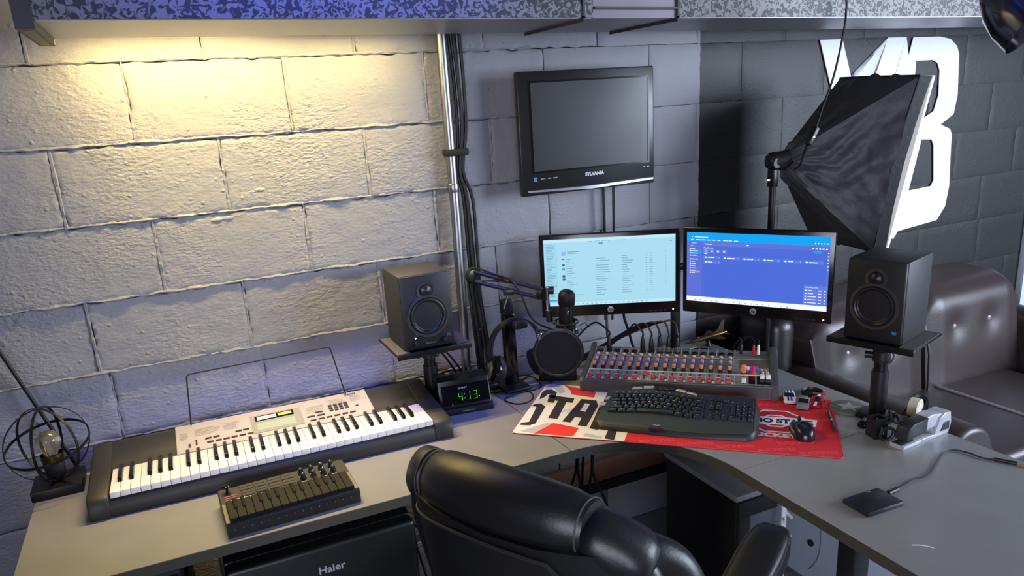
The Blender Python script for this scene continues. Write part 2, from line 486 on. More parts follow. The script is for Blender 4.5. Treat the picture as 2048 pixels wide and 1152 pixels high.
led = thing('led_strip', 'warm white light strip behind the duct, shining down the left of the wall', 'light strip', (0, 0, 0))
B().hexa(slab(-.13, .30, -.146, -.126, .016, .024)).obj('strip_body', mat('led_warm', 'ffe9a8', .5, emit='ffdc8a', es=60), led)
al = area('warm_strip_light', (.27, -.132, dz(.27) + .012), (.27, -.105, 0), .84, .010, 7.2, (1.0, .76, .26)); al.parent = led
al2 = area('warm_strip_downlight', (.28, -.132, dz(.28) + .012), (.28, -.42, .74), .86, .012, 7.4, (1.0, .76, .27), spread=100); al2.parent = led
bl = thing('blue_led_strip', 'blue light strip above the duct, tinting its front face blue', 'light strip', (0, 0, 0))
B().box((.45, -.80, 2.42), (1.2, .02, .012)).obj('strip_body', mat('led_blue', '3040ff', .5, emit='2030ff', es=4), bl)
ab = area('blue_strip_light', (.42, -.78, 2.40), (.42, -.495, 1.98), .75, .03, 6, (.05, .10, 1.0), spread=70); ab.parent = bl

# ================================================================== CONDUIT AND ITS CABLES
pipe = thing('conduit_pipe', 'bare metal conduit pipe running down the wall beside black cables', 'pipe')
pt = ony(882, 80, -.03); pb = ony(933, 745, -.03)
B().tube([(pt.x, -.03, 1.90), (pt.x + .001, -.03, 1.3), (pb.x, -.03, .72)], .0155, 16).obj('pipe', STEEL, pipe)
B().lathe([(.0175, -.014), (.0185, -.012), (.0185, .012), (.0175, .014)], 16, Matrix.Translation((pt.x, -.03, 1.42))).obj('coupling', STEEL, pipe)
wb = thing('cable_bundle', 'bundle of black cables strapped to the metal conduit pipe', 'cable')
rg = random.Random(5)
for k in range(4):
    ox = .026 + k * .0085; oy = -.018 - (k % 2) * .014
    pts = [(pt.x + ox + .002 * k, oy, 1.90)]
    for z in (1.75, 1.6, 1.47, 1.38, 1.2, 1.05, .9, .8, .745):
        sq = .6 if abs(z - 1.47) < .05 else 1
        pts.append((pt.x + .008 + ox * sq + rg.uniform(-.003, .003) + (1.38 - min(z, 1.38)) * (.020), oy, z))
    B().tube(pts, .0056, 7, smooth=4).obj('cable', CABLE, wb)
sp = ony(893, 306, -.03)
B().box((pt.x + .018, -.03, sp.z), (.075, .05, .022), bev=.006, rz=0).obj('strap', BLKM, wb)

# ================================================================== WALL TELEVISION
TVM = mat('tv_plastic', '1c1c1f', .3, var=.05)
tl_, tr_ = ony(1033, 148, -.105), ony(1307, 127, -.118)
bl_, br_ = ony(1045, 397, -.105), ony(1309, 363, -.118)
xl, xr = (tl_.x + bl_.x) / 2, (tr_.x + br_.x) / 2
zt, zb = (tl_.z + tr_.z) / 2, (bl_.z + br_.z) / 2
W_, H_ = math.hypot(xr - xl, .013), zt - zb
tv = thing('television', 'small black flat television mounted on the painted block wall', 'television', (xl, -.105, zb), math.atan2(-.013, xr - xl))
B().box((W_ / 2, .0125, H_ / 2), (W_, .025, H_), bev=.005).obj('bezel', TVM, tv)
B().hexa([Vector(p) for p in ((.012, .024, .02), (W_ - .012, .024, .02), (W_ - .05, .07, .05), (.022, .07, .03), (.012, .024, H_ - .012), (W_ - .012, .024, H_ - .012), (W_ - .05, .07, H_ - .05), (.022, .07, H_ - .02))], bev=.008).obj('rear_housing', TVM, tv)
sx0, sx1, sz0, sz1 = .045, W_ - .027, .077, H_ - .035
b = B()
for x0, z0, x1, z1 in ((sx0 - .006, sz0 - .006, sx1 + .006, sz0), (sx0 - .006, sz1, sx1 + .006, sz1 + .006), (sx0 - .006, sz0, sx0, sz1), (sx1, sz0, sx1 + .006, sz1)):
    b.box(((x0 + x1) / 2, -.0005, (z0 + z1) / 2), (x1 - x0, .004, z1 - z0))
b.obj('screen_trim', BLKG, tv)
B().box(((sx0 + sx1) / 2, .0002, (sz0 + sz1) / 2), (sx1 - sx0, .002, sz1 - sz0)).obj('screen', mat('tv_glass', '2c2d31', .28, var=.03), tv)
tvs = mat('tv_silver', 'b9bac2', .3, metal=.6)
B().prism([(.02, .012), (W_ * .5, .004), (W_ - .006, .012), (W_ - .006, .020), (W_ * .5, .014), (.02, .018)], 0, .006, fr((0, .002, -.0), (1, 0, 0), (0, 0, 1)), bev=.001).obj('silver_strip', tvs, tv)
text('logo', 'SYLVANIA', .0155, PRINT, tv, fr((W_ * .53, -.0012, .052), (1, 0, 0), (0, 0, 1)), offs=.0007)
B().box((.048, -.0005, .052), (.012, .002, .014)).obj('sticker', mat('blue_sticker', '3f74b8', .5), tv)
for i, t_ in enumerate(('HDTV', 'SRS', 'HDMI')):
    text('badge', t_, .006, PRINT, tv, fr((.075 + i * .022, -.0012, .052), (1, 0, 0), (0, 0, 1)))
b = B()
for i in range(2): b.box((W_ - .042 + i * .016, -.0005, .058), (.008, .002, .002))
b.obj('button', PRINT, tv)
B().box((W_ / 2, (.07 + .102) / 2, H_ / 2), (.14, .034, .14)).obj('wall_bracket', BMET, tv)
# cables hanging from the television
cb = thing('television_cable', 'pair of black cables hanging from the wall television down behind the screens', 'cable')
for (u, v, u2) in ((1208, 375, 1212), (1228, 375, 1226)):
    p, q = ony(u, v, -.035), ony(u2, 640, -.035)
    B().tube([(p.x, -.035, zb + .06), (p.x, -.03, p.z), ((p.x + q.x) / 2 + .004, -.03, (p.z + q.z) / 2), (q.x, -.03, q.z)], .0045, 7, smooth=4).obj('cable', CABLE, cb)

# ================================================================== DESK
DESKM = mat('desk_laminate', '848382', .36, var=.13, vs=9, bump=.04, bs=300, bd=.0004)
EDGEM = mat('desk_edge', '45413a', .35, var=.08)
DT, DB = .74, .712
desk = thing('desk', 'grey laminate corner desk with curved inner edge and three tops', 'desk', (0, 0, 0))
curve = []
for k in range(0, 25):
    a = k / 24
    P = [Vector((.890, -.6485)), Vector((1.08, -.645)), Vector((1.195, -.765)), Vector((1.2, -.971))]
    p = P[0] * (1 - a) ** 3 + P[1] * 3 * a * (1 - a) ** 2 + P[2] * 3 * a * a * (1 - a) + P[3] * a ** 3
    curve.append((p.x, p.y))
g = .0013
B().prism([(-.452, -.045), (-.448, -.649), (.890 - g, -.6485), (.880 - g, -.045)], DB, DT, bev=.0004, seg=1).obj('desktop', DESKM, desk)
B().prism([(.880 + g, -.045)] + [(x + g, y) for x, y in curve[:-1]] + [(1.2, -.971 + g), (1.806, -.971 + g), (1.795, -.045)], DB, DT, bev=.0004, seg=1).obj('desktop', DESKM, desk)
B().prism([(1.2, -.971 - g), (1.192, -2.05), (1.82, -2.05), (1.806, -.971 - g)], DB, DT, bev=.0004, seg=1).obj('desktop', DESKM, desk)
def band(poly, name='edge_band'):
    pts = [Vector((x, y, (DT + DB) / 2)) for x, y in poly]
    nn = []
    for i in range(len(pts)):
        t = pts[min(i + 1, len(pts) - 1)] - pts[max(i - 1, 0)]
        nn.append(Vector((t.y, -t.x, 0)))
    return B().ribbon(pts, nn, DT - DB - .0016, .003).obj(name, EDGEM, desk)
band([(-.452, -.045), (-.448, -.649)]); band([(-.448, -.649), (.890, -.6485)])
band(curve); band([(1.2, -.971), (1.192, -2.05)]); band([(1.795, -.045), (1.82, -2.05)])
BLKLEG = mat('desk_leg_paint', '141416', .5)
for (x, y) in ((1.33, -1.22), (1.758, -1.20), (1.758, -.42)):
    B().box((x, y, .356), (.05, .05, .712), bev=.003).obj('leg', BLKLEG, desk)
B().box((1.545, -1.21, .69), (.40, .04, .04)).obj('rail', BLKLEG, desk)
B().box((-.43, -.35, .356), (.022, .56, .712)).obj('side_panel', BLKLEG, desk)
B().box((1.2, -.06, .30), (1.1, .02, .085), bev=.002).obj('back_rail', mat('wood_rail', '8a5f48', .5, var=.2, vs=12, stretch=(1, 8, 8)), desk)
B().box((1.2, -.06, .235), (1.1, .03, .04), bev=.002).obj('cable_tray', BLKM, desk)
# drawer pedestal below the left top
ped = thing('drawer_pedestal', 'dark drawer pedestal with a round lock under the desk beside the black fridge', 'cabinet', (-.40, -.64, 0))
B().box((.14, .28, .352), (.28, .54, .704), bev=.003).obj('body', mat('pedestal_paint', '1d1b22', .5), ped)
for i, (z0, z1) in enumerate(((.47, .69), (.25, .46), (.03, .24))):
    d_ = B().box((.14, .004, (z0 + z1) / 2), (.27, .018, z1 - z0), bev=.002).obj('drawer', mat('drawer_face', '221f27', .45), ped)
    B().lathe([(.017, 0), (.017, .006), (.012, .009), (.006, .009), (.006, .004)], 20, fr((.205, -.005, z1 - .045), (1, 0, 0), (0, 0, 1)), capt=True).obj('lock', STEEL, d_)
B().box((.855 - .0, -.70, .002), (.02, .02, .004)) if False else None
# ================================================================== SPEAKERS ON STANDS
SPK = mat('speaker_vinyl', '262628', .55, var=.08, bump=.15, bs=260, bd=.0006)
BAF = mat('speaker_baffle', '121214', .5, var=.05)
RUB = mat('rubber_surround', '101012', .38)
CONE = mat('woven_cone', '24262c', .45, var=.2, vs=120)
SW, SD, SH = .158, .175, .228
def speaker(loc, rz, label, active):
    t = thing('studio_speaker', label, 'speaker', loc, rz, 'studio speakers on stands')
    B().box((0, .004, SH / 2), (SW, SD - .008, SH), bev=.006).obj('cabinet', SPK, t)
    yf = -SD / 2
    B().box((0, yf + .003, SH / 2), (SW - .004, .010, SH - .004), bev=.004).obj('baffle', BAF, t)
    F = lambda x, z, y=0: fr((x, yf - .002 + y, z), (1, 0, 0), (0, 0, 1))
    B().lathe([(.030, .0), (.0285, .0025), (.022, .0015), (.018, -.004)], 32, F(0, .177) , capt=False, capb=False).obj('tweeter_guide', mat('ring_sheen', '38352f', .35), t)  # paler brown of both rings paints in their reflections
    B().lathe([(.0185, 0), (.016, .0035), (.0125, .0045), (.008, .0075), (.0005, .009)], 24, F(0, .177), capb=False).obj('tweeter_dome', RUB, t)
    w_ = B().lathe([(.067, 0), (.064, .004), (.058, .0045), (.055, .001)], 40, F(0, .100), capb=False, capt=False).obj('woofer_ring', mat('ring_sheen', '38352f', .35), t)
    B().lathe([(.057, .0005), (.054, .0055), (.050, .0065), (.046, .0045), (.044, .001)], 40, F(0, .100), capb=False, capt=False).obj('woofer_surround', RUB, t)
    B().lathe([(.0445, .001), (.030, -.006), (.019, -.010)], 40, F(0, .100), capb=False, capt=True).obj('woofer_cone', CONE, t)
    B().lathe([(.019, -.010), (.016, -.005), (.009, -.002), (.0005, -.001)], 24, F(0, .100), capb=False).obj('dust_cap', RUB, t)
    B().box((.058, yf - .003, .034), (.012, .002, .009)).obj('badge', mat('badge_blue', '2b6f9e', .4) if not active else mat('badge_dim', '3a4550', .4), t)
    if active:
        for x in (-.045, .045):
            B().lathe([(.0075, 0), (.0075, .010), (.006, .012), (.0005, .012)], 18, F(x, .022), capb=False).obj('knob', BLK, t)
        B().lathe([(.0018, 0), (.0016, .002), (.0002, .0024)], 10, F(-.045, .038), capb=False).obj('power_light', mat('white_led', 'dfeaff', .4, emit='dfeaff', es=6), t)
        text('logo', 'PreSonus', .008, mat('dim_print', '6d7078', .6), t, F(0, .018, -.0025) )
    return t
def stand(loc, rz, label, h, pole, basedir):
    # loc: centre of platform on desk level; pole offset in local x,y
    t = thing('speaker_stand', label, 'speaker stand', loc, rz, 'desktop speaker stands')
    B().box((0, 0, h - .006), (.235, .205, .006), bev=.002).obj('platform', BMET, t)
    B().box((0, -.104, h - .008), (.235, .006, .018), bev=.002).obj('front_lip', BMET, t)
    for sx in (-1, 1):
        B().box((sx * .095, 0, h - .002), (.04, .19, .003)).obj('foam_pad', mat('foam_pad', '4b4943', .9, bump=.3, bs=200), t)
    px, py = pole
    B().cyl((px, py, h - .010), (px, py, h - .05), .030, .022, 20).obj('neck', BMET, t)
    B().cyl((px, py, h - .05), (px, py, .12), .0185, n=20).obj('upper_pole', BMET, t)
    B().cyl((px, py, .135), (px, py, .012), .023, n=20).obj('lower_pole', BLK, t)
    B().cyl((px, py, h - .075), (px, py, h - .045), .0235, n=20).obj('collar', BLK, t)
    B().cyl((px - .02, py - .005, h - .06), (px - .042, py - .012, h - .06), .009, .011, 12).obj('clamp_knob', BLK, t)
    B().tube([(px, py - .024, .17), (px + .026, py - .015, .165), (px + .028, py + .012, .18), (px + .012, py + .022, .2), (px + .05, py, .235)], .0022, 6, smooth=5).obj('tie_strap', BLKM, t)
    B().box((px + basedir[0], py + basedir[1], .006), (.085, .080, .012), bev=.004).obj('base', BMET, t)
    return t
PZ = .978
stand((.650, -.160, .74), 0, 'black speaker stand beside the piano keyboard and clock radio', PZ - .74, (.028, .055), (.020, .018))
speaker((.642, -.160, PZ + .0005), 0, 'black studio speaker with small white power light, beside the metal conduit', True)
RZ = R(-72)
nx_, ny_ = .951, .312
fc = Vector((1.692, -.925))
sc = fc + Vector((nx_, ny_)) * (SD / 2)
stand((sc.x, sc.y, .74), RZ, 'black speaker stand on the desk behind the stapler', PZ - .74, (.005, -.018), (.004, -.02))
speaker((sc.x, sc.y, PZ + .0005), RZ, 'black studio speaker with blue badge, in front of the brown leather sofa', False)
# leads of the left speaker
sc_ = thing('speaker_cable', 'two black leads dropping from the speaker beside the conduit', 'cable')
for u0, u1 in ((872, 912), (882, 925)):
    p = ony(u0, 690, -.07); q = ony(u1, 745, -.045)
    B().tube([(p.x, -.06, .97), p, (p + q) / 2 + Vector((.004, 0, -.003)), q, (q.x + .02, -.05, .75)], .0035, 6, smooth=4).obj('cable', CABLE, sc_)

# ================================================================== MONITORS
MON = mat('monitor_gloss', '0d0d0f', .2, var=.04)
MW, MH = .468, .286
def em(name, col, s): return mat(name, '101010', .4, emit=col, es=s, spec=.2)
def monitor(c, rz, zb, label):
    t = thing('computer_monitor', label, 'monitor', (c[0], c[1], zb), rz, 'monitors above the mixer')
    B().box((0, .009, MH / 2), (MW, .018, MH), bev=.004).obj('bezel', MON, t)
    B().box((0, .027, MH / 2), (MW - .06, .022, MH - .06), bev=.012).obj('rear_cover', BLK, t)
    B().box((0, .040, MH * .5), (.1, .02, .1), bev=.003).obj('mount_plate', BMET, t)
    F = fr((0, -.001, .0205), (1, 0, 0), (0, 0, 1))
    B().lathe([(.0105, 0), (.0105, .0012), (.0095, .0014)], 28, F).obj('logo_disc', mat('logo_silver', '9a9a9e', .35, metal=.4), t)
    text('logo', 'hp', .0125, BLKM, t, fr((0, -.0028, .0208), (1, 0, 0), (0, 0, 1)), offs=.0005, shear=.25)
    B().box((MW / 2 - .022, -.0008, .012), (.004, .002, .003)).obj('power_light', em('monitor_led', 'ffffff', 4), t)
    b = B()
    for i in range(4): b.box((MW / 2 - .05 - i * .016, -.0006, .010), (.009, .0015, .003))
    b.obj('button', mat('monitor_button', '2b2b30', .3), t)
    return t
SX, SZ0, SZ1 = MW / 2 - .0145, .040, MH - .016
SWd, SHt = 2 * SX, SZ1 - SZ0
def ui(t, name, rects, material, lift):
    b = B(); M = fr((-SX, -.0006 - lift, SZ1), (1, 0, 0), (0, 0, 1))
    for x0, y0, x1, y1 in rects:   # fractions, y down
        b.rect(x0 * SWd, -y1 * SHt, x1 * SWd, -y0 * SHt, 0, M)
    return tag(b.obj(name, material, t, smooth=False), kind='stuff' if len(rects) > 1 else None)
def uitext(t, body, x, y, h, material, lift=.0012, align='LEFT'):
    return text('screen_text', body, h * SHt, material, t, fr((-SX + x * SWd, -.0006 - lift, SZ1 - y * SHt), (1, 0, 0), (0, 0, 1)), align=align)
rg = random.Random(21)
m1 = monitor((1.312, -.188), R(-27.6), .951, 'black monitor showing a pale blue list window')
c_base = em('screen_pale', 'a8dcf0', 1.0)
B().box((0, -.0002, (SZ0 + SZ1) / 2), (SWd, .001, SHt)).obj('screen', c_base, m1)
ui(m1, 'screen_bar', [(0, 0, 1, .045), (0, .955, 1, 1)], em('screen_paler', 'bfe8f7', 1.0), .0004)
ui(m1, 'screen_sidebar', [(0, .045, .1, .955)], em('screen_side', '9fd6ee', 1.0), .0004)
tl2 = em('screen_text_blue', '6f9cb4', .9)
rc = []
for i in range(34):
    y = .075 + i * .0235
    rc.append((.018, y, .018 + rg.uniform(.03, .075), y + .006))
for i in range(17):
    y = .30 + i * .034
    rc.append((.17, y, .17 + rg.uniform(.02, .07), y + .006))
    rc.append((.395, y, .395 + rg.uniform(.03, .12), y + .007))
    rc.append((.595, y - .02, .595 + rg.uniform(.03, .09), y - .013))
    rc.append((.775, y - .04, .787, y - .034)); rc.append((.805, y - .04, .828, y - .034)); rc.append((.92, y - .06, .93, y - .055))
for i in range(6): rc.append((.34 + i * .05, .045, .34 + i * .05 + rg.uniform(.01, .04), .050))
for i in range(5): rc.append((.50 + i * .025, .075, .508 + i * .025, .081))
rc.append((.18, .185, .27, .195)); rc.append((.18, .215, .25, .220)); rc.append((.24, .66, .2425, .675))
rc.append((.22, .83, .3, .834)); rc.append((.93, .09, .955, .093))
ui(m1, 'screen_lines', rc, tl2, .0008)
ui(m1, 'screen_icons', [(.137, .29, .158, .302), (.137, .37, .158, .395), (.137, .53, .158, .565), (.137, .58, .158, .61), (.138, .735, .157, .77), (.137, .79, .158, .82)] + [(.25 + i * .035, .972, .257 + i * .035, .982) for i in range(16)], em('screen_dark_icon', '3f6a86', .8), .0012)
ui(m1, 'screen_button', [(.42, .07, .452, .092), (.137, .43, .158, .46), (.02, .905, .09, .925), (.958, .085, .972, .10)], em('screen_blue_button', '2f9fd6', 1.0), .0012)
ui(m1, 'screen_album', [(.135, .185, .17, .24)], em('screen_album', '8fb4ee', 1.0), .0012)
m2 = monitor((1.643, -.515), R(-56.2), .960, 'black monitor showing a blue file window with cyan header')
B().box((0, -.0002, (SZ0 + SZ1) / 2), (SWd, .001, SHt)).obj('screen', em('screen_indigo', '4d6fe0', .95), m2)
ui(m2, 'screen_header', [(0, 0, 1, .125)], em('screen_cyan', '0aa2f0', 1.05), .0003)
ui(m2, 'screen_sidebar', [(0, .125, .115, .93), (.115, .125, 1, .19), (.985, .19, 1, .93)], em('screen_indigo_light', '6274dc', .95), .0003)
ui(m2, 'screen_taskbar', [(0, .957, 1, 1), (0, .93, .998, .96)], em('screen_white', 'eef2fb', 1.1), .0006)
ui(m2, 'screen_selection', [(.015, .255, .105, .295), (.895, .195, .945, .225)], em('screen_cyan', '0aa2f0', 1.05), .0006)
cards = [(.125 + i * .142, .325, .125 + i * .142 + .128, .372) for i in range(6)] + [(.125, .39, .253, .437), (.84, .66, 1, .93)]
ui(m2, 'screen_card', cards + [(.12, .14, .47, .178)], em('screen_card', '5d7ee6', .98), .0006)
wt = em('screen_white', 'eef2fb', 1.1)
rc = []
for i in range(3): pass
for i, (x0, y0) in enumerate([(c[0], c[1]) for c in cards[:7]]):
    rc += [(x0 + .012, y0 + .015, x0 + .026, y0 + .034), (x0 + .034, y0 + .018, x0 + rg.uniform(.065, .095), y0 + .030), (x0 + .117, y0 + .014, x0 + .1185, y0 + .034)]
for i in range(11):
    y = .225 + i * .033 + (.02 if i > 3 else 0)
    rc.append((.022, y, .034, y + .014)); rc.append((.04, y + .002, .04 + rg.uniform(.02, .05), y + .011))
for i in range(9): rc.append((.03 + i * .04, .098, .03 + i * .04 + rg.uniform(.015, .034), .108))
rc += [(.06, .060, .16, .070), (.04, .06, .046, .07), (.14, .155, .19, .166), (.44, .15, .455, .165), (.13, .292, .155, .302)]
for i in range(5): rc.append((.9 + i * .02, .085, .908 + i * .02, .10))
for i in range(5): rc.append((.885 + i * .022, .155, .898 + i * .022, .172))
for i in range(6): rc.append((.988, .21 + i * .045, .996, .222 + i * .045))
for i in range(5):
    y = .72 + i * .042
    rc += [(.85, y, .862, y + .016), (.87, y + .002, .87 + rg.uniform(.03, .06), y + .012), (.94, y + .002, .96, y + .012), (.978, y, .988, y + .014)]
rc += [(.022, .555, .1, .558), (.022, .57, .1, .573)]
ui(m2, 'screen_lines', rc, wt, .0009)
for s_, x, y, h in (('Drive', .035, .15, .032), ('My Drive', .128, .215, .036), ('Uploading items', .85, .685, .026), ('New', .03, .19, .024)):
    uitext(m2, s_, x, y, h, wt)
b = []
for i in range(4): b += [(.128 + i * .045, .245, .128 + i * .045 + .034, .2475), (.128 + i * .045, .275, .128 + i * .045 + .034, .2775), (.136 + i * .045, .257, .152 + i * .045, .267)]
ui(m2, 'screen_chips', b, wt, .0009)
ui(m2, 'screen_icons', [(.02 + i * .042, .972, .026 + i * .042, .984) for i in range(1, 18)], em('screen_dark_icon', '3f6a86', .8), .0012)
# shared pole carrying both monitors
mp_ = thing('monitor_stand', 'black pole stand carrying the two monitors behind the audio mixer', 'monitor stand', (1.548, -.235, .74))
B().box((.02, .02, .006), (.2, .17, .012), bev=.004, rz=R(-42)).obj('base', BMET, mp_)
B().box((0, 0, .24), (.034, .022, .46), bev=.004, rz=R(-42)).obj('pole', BLK, mp_)
for (c, rz) in (((1.312, -.188), R(-27.6)), ((1.643, -.515), R(-56.2))):
    a = Vector((c[0] - 1.548, c[1] + .235, .355)) + Vector((-math.sin(rz), math.cos(rz), 0)) * .052
    B().tube([(0, .0, .355), (a.x * .5 + .04, a.y * .5 + .04, .355), a], .012, 10).obj('arm', BLK, mp_)
# lead from the first monitor
ml = thing('monitor_cable', 'black lead dropping from the pale screen to the desk', 'cable')
p, q = onz(1246, 632, .955), onz(1268, 700, .745)
p = ony(1247, 628, -.10); q = ony(1266, 692, -.10)
B().tube([(p.x - .006, -.13, p.z + .05), p, (p + q) / 2, q, (q.x + .02, -.1, .748)], .005, 7, smooth=4).obj('cable', CABLE, ml)

# ================================================================== CLOCK RADIO
CLK = mat('clock_plastic', '14151a', .3, var=.06)
ck = thing('clock_radio', 'dark clock radio with glowing green digits showing 4:13', 'clock radio', (.746, -.218, .74), R(-7))
b = B()
prof = [(-.018, .024), (.004, .105), (.03, .112), (.066, .106), (.072, .0), (.0, .0), (-.004, .02)]
b.prism(prof, -.083, .083, fr((0, 0, 0), (0, 1, 0), (0, 0, 1)), bev=.004)
b.obj('body', CLK, ck)
B().prism([(-.085, -.028), (.085, -.028), (.088, -.01), (.088, .064), (-.088, .064), (-.088, -.01)], 0, .022, bev=.004).obj('base', mat('clock_base', '1c1d26', .35), ck)
for s in (-1,):
    nrm = Vector((0, -.081, .022)).normalized()
    MF = fr(Vector((0, -.0085, .062)) + nrm * .0035, (1, 0, 0), (0, .022, .081))
    B().rect(-.074, -.032, .078, .03, 0, MF).obj('display_window', mat('clock_window', '07070a', .15), ck, smooth=False)
    GR = em('green_digit', '46e83a', 1.2)
    def seg7(ch, x, h=.026, w=.0125, tk=.0017):
        on = {'4': 'bcfg', '1': 'bc', '3': 'abcdg'}[ch]
        bb = B(); y0 = -.0215
        R7 = {'a': (0, h - tk, w, h), 'g': (0, h / 2 - tk / 2, w, h / 2 + tk / 2), 'd': (0, 0, w, tk), 'b': (w - tk, h / 2, w, h), 'c': (w - tk, 0, w, h / 2), 'f': (0, h / 2, tk, h), 'e': (0, 0, tk, h / 2)}
        for k in on:
            a_, c_, d_, e_ = R7[k]; bb.rect(x + a_ + .0008 * (c_ > 0), y0 + c_ + .0005, x + d_, y0 + e_ - .0005, .0008, MF)
        bb.obj('digit', GR, ck, smooth=False)
    seg7('4', -.022); seg7('1', .003); seg7('3', .0255)
    bb = B(); bb.rect(-.0035, -.003, -.0015, -.001, .0008, MF); bb.rect(-.0035, -.016, -.0015, -.014, .0008, MF); bb.rect(.0435, -.0165, .0455, -.0145, .0008, MF); bb.rect(-.045, -.031, -.0435, -.0295, .0008, MF)
    bb.obj('colon', em('green_dot', 'b9f7b0', 2.0), ck, smooth=False)
    text('logo', 'SONY', .0085, mat('grey_print', '8a8c94', .6), ck, MF @ Matrix.Translation((-.006, .018, .0008)), offs=.0004, sx=1.25)
    text('logo', 'DREAM MACHINE', .0052, mat('grey_print', '8a8c94', .6), ck, fr((.005, -.0288, .011), (1, 0, 0), (0, 0, 1)), offs=.0001)
b = B()
for i in range(5): b.box((-.05 + i * .025, .05, .111), (.016, .010, .006), bev=.002)
b.obj('top_button', BLK, ck)
# ================================================================== MICROPHONE ON BOOM ARM
ARMM = mat('arm_black', '2c2b28', .3, metal=.5, var=.1)
E0 = Vector((.884, -.075, .74))
EL = ony(944, 552, -.085)
bm_ = thing('boom_stand', 'black scissor boom arm holding a microphone in front of the pale screen', 'boom stand', E0)
EL = EL - E0
TP = CAM + px_ray(1084, 588) * 2.40 - E0
B().box((0, -.006, .012), (.05, .055, .024), bev=.004).obj('desk_clamp', ARMM, bm_)
B().cyl((0, 0, .024), (0, 0, .05), .014, n=14).obj('swivel', ARMM, bm_)
lo = Vector((0, 0, .05))
d1 = (EL - lo); side = Vector((1, -.25, 0)).normalized()
for s, nm in ((-.013, 'lower_rod'), (.028, 'lower_rod')):
    B().tube([lo + side * s * .8, EL + side * s * .55 + Vector((0, 0, -.02))], .0072, 8).obj(nm, ARMM, bm_)
B().cyl(lo + d1 * .46 - side * .014, lo + d1 * .46 + side * .024 + Vector((0, 0, .006)), .0028, n=8).obj('cross_pin', CHROME, bm_)
B().tube([lo + side * .004 + Vector((0, -.004, .02)), lo + d1 * .72 + side * .004 + Vector((0, -.004, 0))], .0036, 7).obj('spring', mat('spring_steel', '3a3a3c', .35, metal=.7, bump=.6, bs=500), bm_)
d2 = TP - EL; up = Vector((0, 0, 1))
for s in (-.016, .016):
    B().tube([EL + up * s, TP + up * (s * .95)], .0070, 8).obj('upper_rod', ARMM, bm_)
B().tube([EL + up * -.014, EL + d2 * .5 + up * .012], .0036, 7).obj('spring', MATS['spring_steel'], bm_)
for P_, r_ in ((EL, .022), (TP, .018)):
    B().lathe([(r_ * .6, -.011), (r_, -.009), (r_, .009), (r_ * .6, .011)], 18, fr(P_, (0, 0, 1), (1, .3, 0))).obj('joint_plate', ARMM, bm_)
for f_ in (.52,):
    c_ = EL + d2 * f_
    B().box(c_ + up * .018, (.032, .028, .014), bev=.003, rz=-.5).obj('cable_clip', ARMM, bm_)
    B().box(c_ + up * -.022, (.036, .02, .02), bev=.003, rz=-.5).obj('cable_clip', ARMM, bm_)
    B().tube([c_ + up * -.03, c_ + Vector((-.012, 0, -.055)), c_ + Vector((-.02, 0, -.075))], .005, 8).obj('tension_screw', ARMM, bm_)
B().tube([TP + Vector((.008, -.020, .024)), TP + Vector((.010, -.022, -.055))], .0065, 10).obj('chrome_stem', CHROME, bm_)
B().cyl(TP + Vector((.012, -.006, .012)), TP + Vector((.034, -.016, .010)), .013, n=14).obj('wing_knob', BLK, bm_)
B().cyl(TP + Vector((.010, -.022, -.05)), TP + Vector((.012, -.022, -.088)), .011, n=12).obj('stem_adapter', BLK, bm_)
# signal cable along the arm
B().tube([lo + Vector((-.02, .01, .0)), lo + d1 * .5 + Vector((-.022, 0, 0)), EL + Vector((-.016, 0, -.02)), EL + Vector((.0, 0, .026)), EL + d2 * .3 + up * .026, EL + d2 * .5 + Vector((0, -.02, .022)), EL + d2 * .5 + Vector((.03, -.03, -.02)), EL + d2 * .78 + Vector((0, -.03, -.09)), TP + Vector((.015, -.03, -.115))], .0034, 6, smooth=5).obj('signal_cable', CABLE, bm_)

MC = CAM + px_ray(1130, 622) * 2.37
mic = thing('microphone', 'black side-address studio microphone upright in a shock mount', 'microphone', MC - Vector((0, 0, .07)))
MM = Matrix.Rotation(R(4), 4, 'Y')
B().lathe([(.016, -.075), (.021, -.07), (.0235, -.06), (.0235, .068)], 28, MM @ Matrix.Translation((0, 0, .02))).obj('body', mat('mic_black', '131312', .4, metal=.3), mic)
B().lathe([(.0245, .088), (.0265, .092), (.0270, .115), (.0255, .126), (.019, .135), (.008, .139), (.0005, .14)], 28, MM, capb=True).obj('grille', mat('mic_grille', '1a1a19', .5, metal=.6, bump=.6, bs=900, bd=.0006), mic)
B().box((-.004, -.0238, .07), (.006, .002, .012), bev=.0008).obj('badge', CHROME, mic)
shk = thing('shock_mount', 'black spider shock mount with cords around the microphone', 'shock mount', MC - Vector((0, 0, .045)))
for z in (-.024, .010):
    B().tube([(.040 * math.cos(a * math.pi / 12), .040 * math.sin(a * math.pi / 12), z) for a in range(24)], .0032, 6, closed=True).obj('outer_ring', BLK, shk)
B().tube([(.0272 * math.cos(a * math.pi / 12), .0272 * math.sin(a * math.pi / 12), -.006) for a in range(24)], .0035, 6, closed=True).obj('inner_ring', BLK, shk)
for k in range(8):
    a = k * math.pi / 4; a2 = a + math.pi / 8
    B().tube([(.040 * math.cos(a), .040 * math.sin(a), .010), (.027 * math.cos(a2), .027 * math.sin(a2), -.006), (.040 * math.cos(a + math.pi / 4), .040 * math.sin(a + math.pi / 4), -.024)], .0016, 5).obj('cord', CABLE, shk)
for k in range(4):
    a = k * math.pi / 2 + .3
    B().cyl((.041 * math.cos(a), .041 * math.sin(a), -.027), (.041 * math.cos(a), .041 * math.sin(a), .013), .003, n=8).obj('post', BLK, shk)
    B().cyl((.041 * math.cos(a), .041 * math.sin(a), -.006), (.047 * math.cos(a), .047 * math.sin(a), -.006), .005, .0035, 8).obj('thumbscrew', CHROME, shk)
